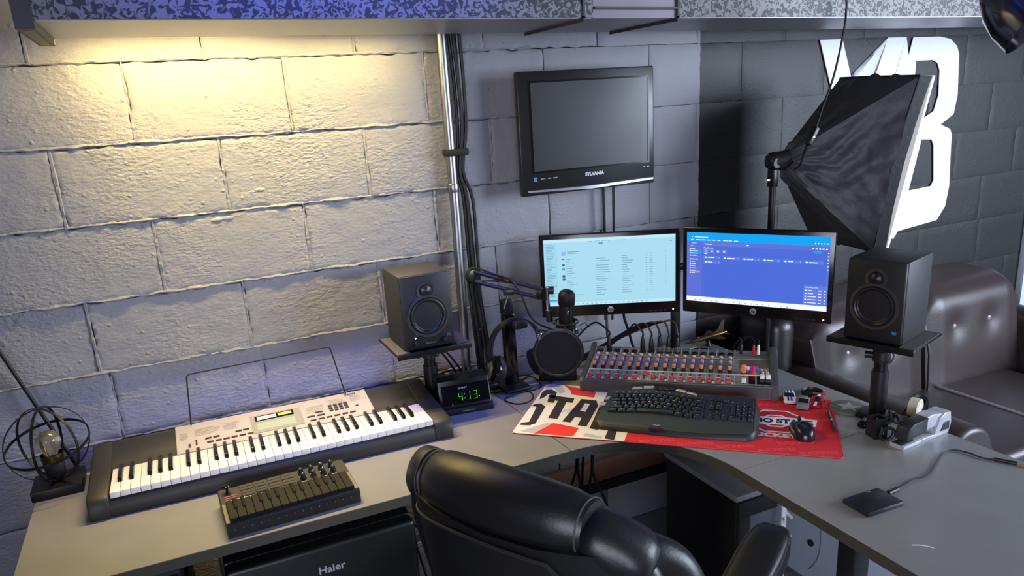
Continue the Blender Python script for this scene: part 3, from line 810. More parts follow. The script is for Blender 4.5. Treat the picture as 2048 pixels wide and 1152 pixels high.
B().tube([(.045, -.01, -.01), (.062, -.012, -.002), (.072, -.012, -.014), (.063, -.012, -.026), (.048, -.01, -.02)], .0016, 5, smooth=5).obj('cord_loop', CABLE, shk)
PF = CAM + px_ray(1117, 705) * 2.28
nn = (CAM - PF).normalized(); nn = Vector((nn.x, nn.y, nn.z * .75)).normalized()
pf = thing('pop_filter', 'round black mesh pop filter disc hanging below the microphone', 'pop filter', PF)
MP = fr((0, 0, 0), nn.cross(Vector((0, 0, 1))) * -1, Vector((0, 0, 1)))
RF = .0765
B().lathe([(RF - .003, -.005), (RF, -.004), (RF + .001, 0), (RF, .004), (RF - .003, .005), (RF - .006, .003), (RF - .006, -.003), (RF - .003, -.005)], 56, MP, capb=False, capt=False).obj('hoop', mat('hoop_black', '1b1b1a', .3), pf)
for z_, nm in ((.0016, 'front_mesh'), (-.0016, 'rear_mesh')):
    B().lathe([(.0005, z_), (.03, z_ * 1.15), (RF - .005, z_)], 48, MP, capb=True, capt=False).obj(nm, mat('pop_mesh', '0e0f14', .85, bump=.5, bs=1200, bd=.0004), pf)
B().lathe([(RF - .0075, .0055), (RF - .006, .006), (RF - .0045, .0055)], 56, MP, capb=False, capt=False).obj('inner_rim', mat('rim_grey', '3a3a3c', .4), pf)
e_ = MP @ Vector((-RF * .72, RF * .72, 0))
B().tube([e_, e_ + Vector((-.004, .01, .018)), MC - PF + Vector((-.03, .01, -.07)), MC - PF + Vector((-.034, .01, -.055))], .0035, 7, smooth=4).obj('gooseneck', BLK, pf)
B().box(e_, (.016, .012, .02), bev=.003).obj('clip', CHROME, pf)

# ================================================================== HEADPHONES AND STAND
HS = onz(1018, 768); HS.y = -.115; HS.x = .958
hs = thing('headphone_stand', 'black headphone stand with square post near the microphone arm', 'headphone stand', HS)
B().box((0, 0, .006), (.092, .12, .012), bev=.004).obj('base', BLK, hs)
B().box((0, .0, .135), (.042, .026, .25), bev=.004).obj('post', BLKG, hs)
B().box((.018, -.03, .232), (.05, .075, .028), bev=.008).obj('rest', BLK, hs)
B().box((-.004, -.002, .285), (.036, .034, .05), bev=.004).obj('top_box', BLK, hs)
hp = thing('headphones', 'black over-ear headphones hanging on the headphone stand', 'headphones', HS + Vector((.006, -.035, .0)))
HPT = .249
def band(n, r1, r2, th, wd, nm, m_):
    pts = []; nrm = []
    for i in range(n + 1):
        a = math.pi * (-.08 + 1.16 * i / n)
        pts.append((math.cos(a) * r1, 0, HPT - r2 + math.sin(a) * r2)); nrm.append((math.cos(a), 0, math.sin(a)))
    B().ribbon(pts, nrm, wd, th).obj(nm, m_, hp)
band(28, .097, .104, .005, .022, 'headband', BLK)
band(24, .090, .097, .007, .026, 'headband_pad', mat('pad_leather', '1b1b1d', .45, bump=.2, bs=150))
for s in (-1, 1):
    B().tube([(s * .098, 0, HPT - .108), (s * .096, -.004, HPT - .14), (s * .091, -.034, HPT - .155)], .004, 7, smooth=4).obj('yoke', BLKG, hp)
    Mx = Matrix.Translation((s * .086, -.004, HPT - .158)) @ Matrix.Rotation(R(s * -12), 4, 'Y') @ Matrix.Rotation(R(90), 4, 'Y')
    if s > 0: Mx = Mx @ Matrix.Diagonal((1, 1, 1, 1))
    B().lathe([(.038, -.016), (.046, -.010), (.048, 0), (.046, .010), (.034, .016)], 28, Mx).obj('ear_cup', BLKG, hp)
    Mi = Mx @ Matrix.Translation((0, 0, -s * .019))
    B().lathe([(.028, -.010), (.044, -.009), (.047, 0), (.044, .009), (.028, .010)], 28, Mi).obj('ear_pad', MATS['pad_leather'], hp)
    B().lathe([(.030, -.0012), (.032, 0), (.030, .0012)], 28, Mx @ Matrix.Translation((0, 0, s * .0162))).obj('trim_ring', CHROME, hp)
hc = thing('headphone_cable', 'thin black cable curling over the desk below the headphones', 'cable')
pp = [onz(u, v, .7425) for u, v in ((955, 745), (985, 752), (1020, 766), (1045, 775), (1066, 790), (1058, 803), (1035, 808), (1014, 803), (1010, 798), (1030, 788), (1066, 780), (1082, 772), (1075, 760), (1055, 750), (1035, 752))]
B().tube(pp, .0021, 6, smooth=5).obj('cable', CABLE, hc)
hc2 = thing('desk_cable', 'black lead lying between the clock radio and the headphone stand', 'cable')
pp = [onz(u, v, .743) for u, v in ((978, 786), (1000, 784), (1012, 779), (1035, 768), (1048, 758), (1060, 750))]
B().tube(pp, .0026, 6, smooth=5).obj('cable', CABLE, hc2)
# long black foot lying behind the pop filter
lf = thing('bar_foot', 'low black rectangular foot on the desk behind the pop filter', 'foot', onz(1116, 757), R(-30))
B().box((0, 0, .012), (.13, .05, .024), bev=.005).obj('bar', BLKM, lf)
B().box((0, 0, .027), (.05, .034, .008), bev=.002).obj('socket', BLK, lf)

# ================================================================== MIXER
MXA = R(-41.3)
mx = thing('audio_mixer', 'sixteen channel grey audio mixer with red faders and orange knobs', 'audio mixer', (1.129, -.281, .7437), MXA)
MXW, MXD = .622, .245
MIXM = mat('mixer_metal', '77787a', .45, metal=.3, var=.08)
SIDE = mat('mixer_side', '4a4a4e', .45, var=.06)
PANEL = mat('mixer_panel', '878884', .45, metal=.2, var=.08)
def mz(y):      # panel height over the desk
    return .043 + max(0, min(y, .178)) * (.026 / .178) + (max(0, y - .178) / .067) * .008
B().prism([(0, 0), (0, .041), (.178, .067), (.245, .075), (.245, 0)], .014, MXW - .014, fr((0, 0, 0), (0, 1, 0), (0, 0, 1)), bev=.001).obj('chassis', MIXM, mx)
for x0, x1 in ((0, .016), (MXW - .026, MXW)):
    B().prism([(-.004, 0), (-.004, .036), (.006, .047), (.10, .058), (.17, .074), (.215, .092), (.250, .090), (.252, 0)], x0, x1, fr((0, 0, 0), (0, 1, 0), (0, 0, 1)), bev=.004).obj('side_cheek', SIDE, mx)
PM = fr((0, 0, .0425), (1, 0, 0), (0, .178, .026))
def onpanel(x, y): return PM @ Vector((x, y / .989, 0))
B().rect(.018, .004, MXW - .028, .176, .0006, PM).obj('face_plate', PANEL, mx, smooth=False)
B().box((MXW / 2 - .006, -.001, .021), (MXW - .044, .004, .036)).obj('front_skirt', SIDE, mx)
LINE = mat('mixer_print', 'e4e4de', .6)
CX0, CP = .036, .0292
line = B()
line.rect(.020, .066, MXW - .03, .0712, .0012, PM)
line.rect(.020, .176, MXW - .03, .1775, .0012, PM)
for k in range(17):
    x = CX0 - CP / 2 + k * CP
    line.rect(x - .0005, .006, x + .0005, .066, .0012, PM)
    line.rect(x - .0004, .178, x + .0004, .235, .0075, PM)
for x in (.553, .585): line.rect(x - .0005, .006, x + .0005, .11, .0012, PM)
for k in range(16):
    for j in range(9): line.rect(CX0 + k * CP + .0085, .074 + j * .0105, CX0 + k * CP + .0125, .0755 + j * .0105, .0012, PM)
tag(line.obj('panel_print', LINE, mx, smooth=False), kind='stuff')
def two(name, prof, zsplit, m_lo, m_hi, n=10):
    b = B(); b.lathe(prof, n); me = b.mesh(name)
    me.materials.append(m_lo); me.materials.append(m_hi)
    for p in me.polygons:
        p.material_index = 1 if p.center.z > zsplit else 0
    return me
KB_ = mat('knob_black', '141414', .5)
def kmesh(nm, col, h, r, sp):
    return two('knob_' + nm, [(r * 1.05, 0), (r, .003), (r * .9, h * .55), (r * .9, h - .0015), (r * .65, h), (.0003, h)], h * sp, KB_, mat('knob_' + nm, col, .45))
KM = {'orange': kmesh('orange', 'f0874a', .020, .0056, .45), 'blue': kmesh('blue', '4a52b8', .014, .0050, .3), 'grey': kmesh('grey', '9aa0ac', .013, .0048, .25), 'red': kmesh('red', 'b83a44', .013, .0048, .25), 'white': kmesh('white', 'c9b7b4', .013, .0050, .5)}
tilt = math.atan2(.026, .178)
def put(me, x, y, nm, extra=None):
    p = onpanel(x, y)
    o_ = link(nm, me, None, mx, p, (tilt, 0, 0))
    if nm in ('knob', 'fader'): o_.scale = (1.2, 1.2, 1.2)
    return o_
rows = (('orange', .080), ('blue', .099), ('blue', .110), ('grey', .121), ('grey', .133), ('red', .146), ('white', .162))
for k in range(16):
    for nm, y in rows:
        put(KM[nm], CX0 + k * CP, y, 'knob')
FAD = B().hexa([Vector(p) for p in ((-.006, -.009, .002), (.006, -.009, .002), (.006, .009, .002), (-.006, .009, .002), (-.0052, -.0045, .011), (.0052, -.0045, .011), (.0052, .0045, .011), (-.0052, .0045, .011))], bev=.001, seg=1).mesh('fader_cap')
FADW = FAD.copy()
FAD.materials.append(mat('fader_red', 'b8273c', .4)); FADW.materials.append(mat('fader_white', 'dcdce0', .4))
SLOT = B().box((0, 0, 0), (.0035, .05, .0016)).mesh('slot'); SLOT.materials.append(BLKM)
MARK = B().box((0, 0, .0116), (.0105, .0018, .0008)).mesh('cap_mark'); MARK.materials.append(PRINT)
BTN = B().lathe([(.0034, 0), (.0034, .003), (.0028, .004), (.0003, .004)], 10).mesh('mute_button'); BTN.materials.append(mat('button_ivory', 'd6d4c4', .45))
fy = [.020] * 16; fy[6] = .048; fy[7] = .026; fy[8] = .024
for k in range(16):
    put(SLOT, CX0 + k * CP - .004, .037, 'fader_slot')
    f_ = put(FAD, CX0 + k * CP - .004, fy[k], 'fader'); link('cap_mark', MARK, None, f_)
    put(BTN, CX0 + k * CP + .0085, .012, 'mute_button')
for x, y in ((.517, .024), (.572, .052), (.590, .052)):
    put(SLOT, x, .035, 'fader_slot'); f_ = put(FADW, x, y, 'fader'); link('cap_mark', BTN and MARK, None, f_)
B().rect(.505, .118, .592, .172, .002, PM).obj('output_plate', mat('output_plate', '565043', .5), mx, smooth=False)
B().rect(.532, .012, .551, .062, .0014, PM).obj('dark_window', BLKG, mx, smooth=False)
B().rect(.556, .012, .598, .064, .0014, PM).obj('dark_window', BLKG, mx, smooth=False)
B().box(onpanel(.541, .112), (.034, .012, .012), bev=.001).obj('display', em('mixer_display', '6fb0ff', 1.2), mx)
put(two('knob_big_orange', [(.0085, 0), (.008, .004), (.007, .022), (.005, .024), (.0003, .024)], .009, KB_, MATS['knob_orange'], 14), .517, .083, 'knob')
put(two('knob_crimson', [(.0085, 0), (.008, .004), (.007, .02), (.005, .022), (.0003, .022)], -.1, KB_, mat('knob_crimson', 'c0244e', .4), 14), .543, .083, 'knob')
put(KM['blue'], .555, .100, 'knob')
for x, y in ((.575, .085), (.590, .085)): put(BTN, x, y, 'button')
B().lathe([(.0016, 0), (.0016, .003), (.0003, .0035)], 8, Matrix.Translation(onpanel(.573, .105))).obj('power_light', em('red_led', 'ff4040', 4), mx)
# rear jack shelf
for k in range(16):
    p = Vector((CX0 + k * CP, .208, .0715))
    B().lathe([(.0098, 0), (.0098, .004), (.0078, .0045), (.0078, .001)], 14, Matrix.Translation(p)).obj('socket', BLK, mx)
MXM = Matrix.Translation((1.129, -.281, .7437)) @ Matrix.Rotation(MXA, 4, 'Z')
PLG = mat('plug_black', '101012', .4)
def plug_cable(k, pts, label, metal=False, group=None, x=None):
    base = MXM @ Vector((CX0 + k * CP if x is None else x, .208, .0765))
    t = thing('microphone_lead', label, 'cable', base, group=group)
    B().lathe([(.0078, 0), (.0086, .002), (.0086, .022), (.0078, .028), (.0060, .042), (.0036, .052)], 14).obj('plug', mat('plug_steel', '8f8e86', .35, metal=.8) if metal else PLG, t)
    if metal:
        B().lathe([(.0088, .018), (.0088, .024), (.0062, .042), (.0036, .052)], 14).obj('plug_boot', PLG, t)
    pl = [(0, 0, .050), (0, 0, .066)] + [Vector(q) - base for q in pts]
    B().tube(pl, .0034, 7, smooth=6).obj('lead', CABLE, t)
bk = [Vector((1.19, -.12, .86)), Vector((1.12, -.10, .78)), Vector((1.06, -.10, .745))]
plug_cable(1, [MXM @ Vector((.01, .235, .165)), MXM @ Vector((-.055, .20, .11)), MXM @ Vector((-.10, .14, .045)), Vector((1.085, -.16, .745))], 'black microphone lead plugged into the mixer apart from the other plugs', group=None)
for n_, k in enumerate((5, 6, 7, 8, 9)):
    mid = MXM @ Vector((CX0 + k * CP - .03, .235, .163 + n_ * .004))
    plug_cable(k, [mid, MXM @ Vector((.12 - n_ * .004, .262, .13 - n_ * .006)), MXM @ Vector((.02, .27 - n_ * .004, .065 - n_ * .006)), MXM @ Vector((-.09, .22 - n_ * .006, .012))], ('black lead with all-black plug at the open end of the plug row', 'black lead with all-black plug beside the steel plugs', 'black lead with steel plug beside the all-black plugs', 'black lead with steel plug between two other steel plugs', 'black lead with steel plug closest to the monitor pole')[n_], metal=n_ > 1, group='leads plugged in a row into the mixer')
for j, (x, col) in enumerate(((.548, 'b3262e'), (.562, 'd9cfc4'))):
    base = MXM @ Vector((x, .205, .0765))
    t = thing('phono_lead', ('red' if j == 0 else 'white') + ' phono plug with thin lead in the mixer', 'cable', base)
    B().lathe([(.0045, 0), (.0048, .004), (.0048, .024), (.003, .034)], 12).obj('plug', mat('plug_' + ('red' if j == 0 else 'white'), col, .45), t)
    B().tube([(0, 0, .033), (0, 0, .05), (-.012, .03, .055), (-.03, .06, .02), (-.03, .08, -.06)], .0016, 6, smooth=5).obj('lead', CABLE, t)
t = thing('jack_lead', 'small black jack plug in the mixer beside the phono plugs', 'cable', MXM @ Vector((.508, .208, .0765)))
B().lathe([(.0055, 0), (.0055, .026), (.003, .032)], 12).obj('plug', PLG, t)
B().tube([(0, 0, .03), (.004, .01, .05), (.02, .03, .045), (.04, .04, .02), (.05, .05, -.03)], .0018, 6, smooth=5).obj('lead', CABLE, t)
# ================================================================== DESK MAT
MA = R(-42.4); MCN = Vector((1.262, -.614, .74))
mt = thing('desk_mat', 'red and white sports team desk mat under the keyboard and mouse', 'desk mat', MCN, MA)
def ml_(u, v):
    p = onz(u, v, .7432) - MCN
    return (p.x * math.cos(-MA) - p.y * math.sin(-MA), p.x * math.sin(-MA) + p.y * math.cos(-MA))
def rrect(x0, y0, x1, y1, r, n=5):
    out = []
    for cx, cy, a0 in ((x1 - r, y1 - r, 0), (x0 + r, y1 - r, 90), (x0 + r, y0 + r, 180), (x1 - r, y0 + r, 270)):
        for k in range(n + 1):
            a = R(a0 + 90 * k / n); out.append((cx + r * math.cos(a), cy + r * math.sin(a)))
    return out
MLx, MLy = .449, .199
RED = mat('mat_red', 'd3202f', .75, var=.05, vs=60)
CRM = mat('mat_white', 'e4ded2', .75)
B().prism(rrect(-MLx, -MLy, MLx, MLy, .014), 0, .003, bev=.0006, seg=1).obj('rubber_base', RED, mt)
z1, z2, z3, z4 = .0032, .0034, .0036, .0038
def fp(polys, z, m_, nm='print'):
    for poly in polys:
        b = B(); b.flat(poly, z)
        bmesh.ops.triangulate(b.bm, faces=b.bm.faces[:])
        b.obj(nm, m_, mt, smooth=False)
px_ = lambda L_: [ml_(u, v) for u, v in L_]
fp([[(-MLx + .001, -MLy + .001), (-.118, -MLy + .001), (-.118, MLy - .001), (-MLx + .001, MLy - .001)]], z1, CRM, 'white_field')
NAVY = mat('mat_navy', '23212a', .75); GRY = mat('mat_grey', 'b4b6bc', .75); RD2 = mat('mat_bright_red', 'e0352a', .75)
fp([px_([(1128, 770), (1192, 784), (1188, 795.6), (1143, 789), (1141, 781)]), px_([(1067, 867), (1107, 846), (1158, 856), (1146, 873)])], z2, RD2, 'red_shape')
fp([px_([(1089, 772), (1108, 767), (1124, 773), (1131, 784), (1120, 788), (1107, 776), (1093, 780)]), px_([(1040, 862), (1095, 846), (1107, 846), (1067, 867)]), px_([(1165, 872), (1172, 866), (1205, 874), (1203, 877)])], z2, GRY, 'grey_shape')
fp([px_([(1064, 811), (1070, 808), (1081.5, 807), (1091, 813), (1071, 847), (1059, 851), (1039, 850), (1043, 845.5), (1058, 844), (1073, 814)]),
    px_([(1082, 788), (1090, 780), (1104, 779), (1114, 785), (1110, 797), (1100, 796), (1101, 790), (1096, 788), (1090, 794), (1079, 799)]),
    px_([(1098, 790), (1149, 797), (1145, 806), (1133, 804), (1115, 838), (1096, 836), (1116, 802), (1110, 801), (1107, 806), (1095, 804)]),
    px_([(1163, 798), (1193, 801), (1196, 812), (1173, 853), (1155, 851), (1163, 836), (1150, 834), (1141, 845), (1124, 843)]),
    px_([(1203, 804), (1225, 806), (1196, 860), (1179, 857)]),
    px_([(1209, 877), (1228, 880), (1240, 845), (1224, 843)])], z3, NAVY, 'big_letter')
fp([px_([(1170, 807), (1180, 808), (1171, 824), (1160, 822)])], z4, CRM, 'letter_counter')
# tone-on-tone lettering over the red half
PALE = mat('mat_red_pale', 'e04a4e', .75)
for i in range(5):
    for j in range(7):
        x = -.03 + i * .105 + (j % 2) * .05; y = -.178 + j * .052
        if x > .40 or (-.02 < x - .22 < .14 and False): continue
        text('pattern_word', 'BUCKEYES', .022, PALE, mt, Matrix.Translation((x, y, .00325)) @ Matrix.Rotation(R(14), 4, 'Z'), offs=.0008, sx=.95)
LC = ml_(1552, 842)
def octa(r, sy=1.0): return [(LC[0] + r * math.cos(R(22.5 + 45 * k)), LC[1] + r * sy * math.sin(R(22.5 + 45 * k))) for k in range(8)]
LW = mat('mat_logo_white', 'dfe0e6', .75)
fp([octa(.085)], .00335, LW, 'logo_octagon'); fp([octa(.077)], .0035, mat('mat_crimson', 'b81f30', .75), 'logo_octagon')
fp([octa(.046)], .00365, LW, 'logo_octagon'); fp([octa(.038)], .0038, MATS['mat_crimson'], 'logo_octagon')
fp([[(LC[0] - .105, LC[1] - .026), (LC[0] + .105, LC[1] - .026), (LC[0] + .112, LC[1] + .022), (LC[0] + .03, LC[1] + .03), (LC[0] - .112, LC[1] + .022)]], .00395, LW, 'logo_plate')
text('logo_word', 'OHIO STATE', .040, mat('mat_ink', '15151f', .75), mt, Matrix.Translation((LC[0], LC[1] - .002, .0041)), offs=.0022, sx=.86)
text('logo_word', 'BUCKEYES', .031, LW, mt, Matrix.Translation((LC[0] + .004, LC[1] - .098, .0034)), offs=.0020, sx=1.15)
rim = rrect(-MLx, -MLy, MLx, MLy, .014)
B().tube([(x, y, .0026) for x, y in rim], .0011, 5, closed=True).obj('stitched_edge', mat('mat_stitch', 'c9525c', .8), mt)

# ================================================================== KEYBOARD
KA = R(-44)
kb = thing('computer_keyboard', 'black wave-shaped ergonomic keyboard with palm rest', 'keyboard', (1.248, -.642, .7432), KA)
KBM = mat('keyboard_case', '23252a', .5, var=.06); PALM = mat('palm_rest', '323735', .55, var=.05, bump=.1, bs=300)
KW2 = .232
def kback(x):   # back edge in local y
    t = x / KW2
    return .120 + .022 * math.exp(-((t + .28) / .42) ** 2) - .018 * max(0, abs(t) - .75) ** 1.2 * 3
def kfront(x):
    t = x / KW2
    return -.112 - .006 * math.cos(t * 2.4) + .05 * max(0, abs(t) - .86) ** 1.3 * 2
def wave(x):    # height wave of the key bed
    t = x / KW2
    return .003 * math.cos((t + .3) * 5.2)
def ktop(x, y):
    return .012 + .017 * min(1, max(0, (y + .12) / .075)) ** .6 + wave(x) * .5 + .012 * max(0, (y + .04) / .1)
outl = []
N_ = 40
for i in range(N_ + 1):
    x = -KW2 + 2 * KW2 * i / N_
    outl.append((x, kfront(x), kback(x)))
def ksurf(u, v):
    i = u * N_; x = -KW2 + 2 * KW2 * u
    f, b_ = kfront(x), kback(x)
    ed = max(0, abs(x) / KW2 - .90) / .10
    f += .035 * ed ** 2.2; b_ -= .03 * ed ** 2.2
    y = f + (b_ - f) * v
    z = ktop(x, y)
    lip = min(v, 1 - v) * 14; lip2 = (1 - abs(x) / KW2) * 22
    k = min(1, lip) * min(1, max(0, lip2)); k = math.sin(k * math.pi / 2)
    return Vector((x, y, .003 + (z - .003) * (.25 + .75 * k)))
cs = B(); cs.surf(ksurf, N_ + 1, 30)
bnd = [e for e in cs.bm.edges if len(e.link_faces) == 1]
r_ = bmesh.ops.extrude_edge_only(cs.bm, edges=bnd)
for v in r_['geom']:
    if isinstance(v, bmesh.types.BMVert): v.co.z = 0
cs.obj('case', KBM, kb, ang=50)
# palm rest: slightly proud skin over the front third
pr_ = B(); pr_.surf(lambda u, v: ksurf(.03 + .94 * u, .035 + .30 * v) + Vector((0, 0, .0012)), 36, 10)
pr_.obj('palm_rest', PALM, kb, ang=50)
KEYM = mat('key_black', '16171a', .38, var=.06)
LEG = mat('key_legend', 'eef2ec', .6)
_km = {}
KS = lambda y: y * 1.17 + .014
def key(x, y, w, d=.0165):
    y = KS(y); d *= 1.15
    k = (round(w, 4), round(d, 4))
    if k not in _km:
        hw, hd = w / 2 - .0011, d / 2 - .0011
        b = B().hexa([Vector(p) for p in ((-hw, -hd, 0), (hw, -hd, 0), (hw, hd, 0), (-hw, hd, 0), (-hw + .0014, -hd + .001, .0075), (hw - .0014, -hd + .001, .0075), (hw - .0014, hd - .0022, .0082), (-hw + .0014, hd - .0022, .0082))], bev=.0007, seg=1)
        _km[k] = b.mesh('key')
    o = link('key', _km[k], KEYM, kb, (x, y, ktop(x, y) + .0005), (0.03, 0, 0))
    return o
_gl = {}
legs = bmesh.new()
def legend(s, x, y, h=.0068, raw=False):
    if not raw: y = KS(y)
    if s not in _gl:
        o = text('tmp', s, 1.0, LEG); _gl[s] = o.data; bpy.data.objects.remove(o)
    me = _gl[s].copy()
    me.transform(Matrix.Translation((x - .002, y + .002, ktop(x, y) + .0094)) @ Matrix.Diagonal((h * 1.1, h * 1.25, 1, 1)))
    legs.from_mesh(me); bpy.data.meshes.remove(me)
def bow(x): return .010 * math.exp(-((x + .06) / .07) ** 2) - .004
U = .0183
rowdef = [
    (-.040, [('Ctrl', 1.35), ('W', 1.2), ('Alt', 1.3), (None, 5.1), ('Alt', 1.3), ('Fn', 1.2), ('Ctrl', 1.3)]),
    (-.022, [('Shift', 2.25)] + [(c, 1) for c in 'ZXCVBNM,./'] + [('Shift', 2.2)]),
    (-.004, [('Caps', 1.75)] + [(c, 1) for c in "ASDFGHJKL;'"] + [('Enter', 1.9)]),
    (.014, [('Tab', 1.5)] + [(c, 1) for c in 'QWERTYUIOP[]'] + [('\\', 1.3)]),
    (.032, [('~', 1)] + [(c, 1) for c in '1234567890-='] + [('Back', 1.9)]),
    (.049, [('Esc', 1)] + [('F%d' % i, 1.08) for i in range(1, 13)] + [('Pr', .95)])]
for y, keys in rowdef:
    x = -.197
    tot = sum(w for _, w in keys)
    sc_u = .276 / tot
    for c, w in keys:
        ww = w * sc_u; cx = x + ww / 2; yy = y + bow(cx) * (.5 if y < -.03 else 1)
        key(cx, yy, ww, .0135 if y > .04 else (.0185 if y < -.03 else .0175))
        if c: legend(c, cx, yy, .0062 if len(c) == 1 else .0042)
        x += ww
for i in range(3):
    for j, y in enumerate((.044, .026, .008)):
        cx = .100 + i * .0185
        if j == 0: key(cx, y + .002, .0183, .0135); legend('x', cx, y, .004)
        elif i < 2:
            key(cx, y, .0183, .0175); legend(('Ho', 'Pg', 'Del', 'End')[i + 2 * (j - 1)], cx, y, .0042)
for x, y, c in ((.100, -.040, '<'), (.1185, -.040, 'v'), (.137, -.040, '>'), (.1185, -.0225, '^')):
    key(x, y, .0183, .0165); legend(c, x, y, .006)
for i in range(4):
    for j, y in enumerate((.026, .009, -.008, -.025, -.042)):
        cx = .160 + i * .0166 - .001
        if i == 3 and j in (2, 4): continue
        if j == 4 and i == 1: continue
        d_ = .0168 if not (i == 3 and j in (1, 3)) else .0335
        yy = y if d_ < .02 else y - .0085
        if j == 4 and i == 0: key(cx + .0083, y, .033, .0168)
        else: key(cx, yy, .0164, d_)
        legend((('N', '/', '*', '-'), ('7', '8', '9', '+'), ('4', '5', '6', ''), ('1', '2', '3', 'E'), ('0', '', '.', ''))[j][i] or '.', cx, yy, .006)
SLV = mat('media_key', 'b9bdb4', .35, metal=.3)
for pts in ([(-.150, .076), (-.118, .082), (-.122, .094), (-.146, .088)], [(-.114, .083), (-.086, .088), (-.084, .100), (-.116, .095)], [(-.016, .084), (.014, .076), (.016, .086), (-.014, .096)], [(.018, .075), (.05, .066), (.044, .075), (.020, .085)], [(-.222, .012), (-.208, .014), (-.204, .034), (-.214, .03)], [(-.228, -.022), (-.212, -.018), (-.210, .0), (-.224, -.002)]):
    pts = [(a_, KS(b_)) for a_, b_ in pts]
    cx = sum(p[0] for p in pts) / 4; cy = sum(p[1] for p in pts) / 4
    B().prism(pts, ktop(cx, cy) - .004, ktop(cx, cy) + .003, bev=.0008, seg=1).obj('media_key', SLV, kb)
B().prism([(-.078, .108), (-.02, .108), (-.018, .124), (-.046, .134), (-.080, .130)], ktop(-.05, .115) - .003, ktop(-.05, .115) + .0018, bev=.001).obj('media_panel', BLKG, kb)
for x in (-.066, -.047, -.030):
    B().lathe([(.0055, 0), (.005, .0015), (.0003, .0018)], 12, Matrix.Translation((x, .119, ktop(-.05, .115) + .0018))).obj('media_button', KEYM, kb)
B().prism([(-.062, -.116), (-.022, -.116), (-.034, -.098), (-.05, -.098)], .012, ktop(-.04, -.1) + .0022, bev=.001).obj('logo_plate', KBM, kb)
legend('logitech', -.04, -.109, .0055, True); legend('-----', .18, .062, .006); legend('-----', .205, .055, .005)
lm = bpy.data.meshes.new('key_legends'); legs.to_mesh(lm); legs.free()
for me_ in list(_gl.values()): bpy.data.meshes.remove(me_)
lm.materials.clear()
tag(link('key_legends', lm, LEG, kb), kind='stuff')

# ================================================================== MOUSE
ms = thing('computer_mouse', 'black wireless mouse on the red desk mat', 'mouse', onz(1604, 868, .7432), R(-30))
MSM = mat('mouse_black', '141518', .3, coat=.2)
def msurf(u, v):
    a = 2 * math.pi * u; ph = v * math.pi / 2
    rx = .031 * (1 + .08 * math.sin(a)); ry = .053
    c, s_ = math.cos(a), math.sin(a)
    e = .8
    x = rx * math.copysign(abs(c) ** e, c); y = ry * math.copysign(abs(s_) ** e, s_)
    k = math.cos(ph) ** .55
    waist = 1 - .10 * math.exp(-((y - .01) / .02) ** 2)
    z = .038 * math.sin(ph) ** .8 * (1 - .22 * (y / ry + .25) ** 2)
    return Vector((x * k * waist, y * k, max(0, z)))
B().surf(msurf, 40, 16, closeu=True).obj('shell', MSM, ms, ang=60)
B().box((0, .036, .031), (.0012, .036, .006), rot=Euler((-.28, 0, 0))).obj('button_split', BLKM, ms)
Mw = Matrix.Translation((0, .034, .0315)) @ Matrix.Rotation(R(90), 4, 'Y')
B().lathe([(.006, -.0035), (.0075, -.002), (.0075, .002), (.006, .0035)], 16, Mw).obj('scroll_wheel', RUB, ms)
B().tube([(-.028, .012, .019), (-.030, -.005, .019), (-.0275, -.024, .017)], .0028, 6, smooth=4).obj('side_strip', mat('mouse_side', '8d8a6e', .25, metal=.5), ms)
text('logo', 'logi', .007, mat('grey_print', '8a8c94', .6), ms, Matrix.Translation((0, .004, .0386)))

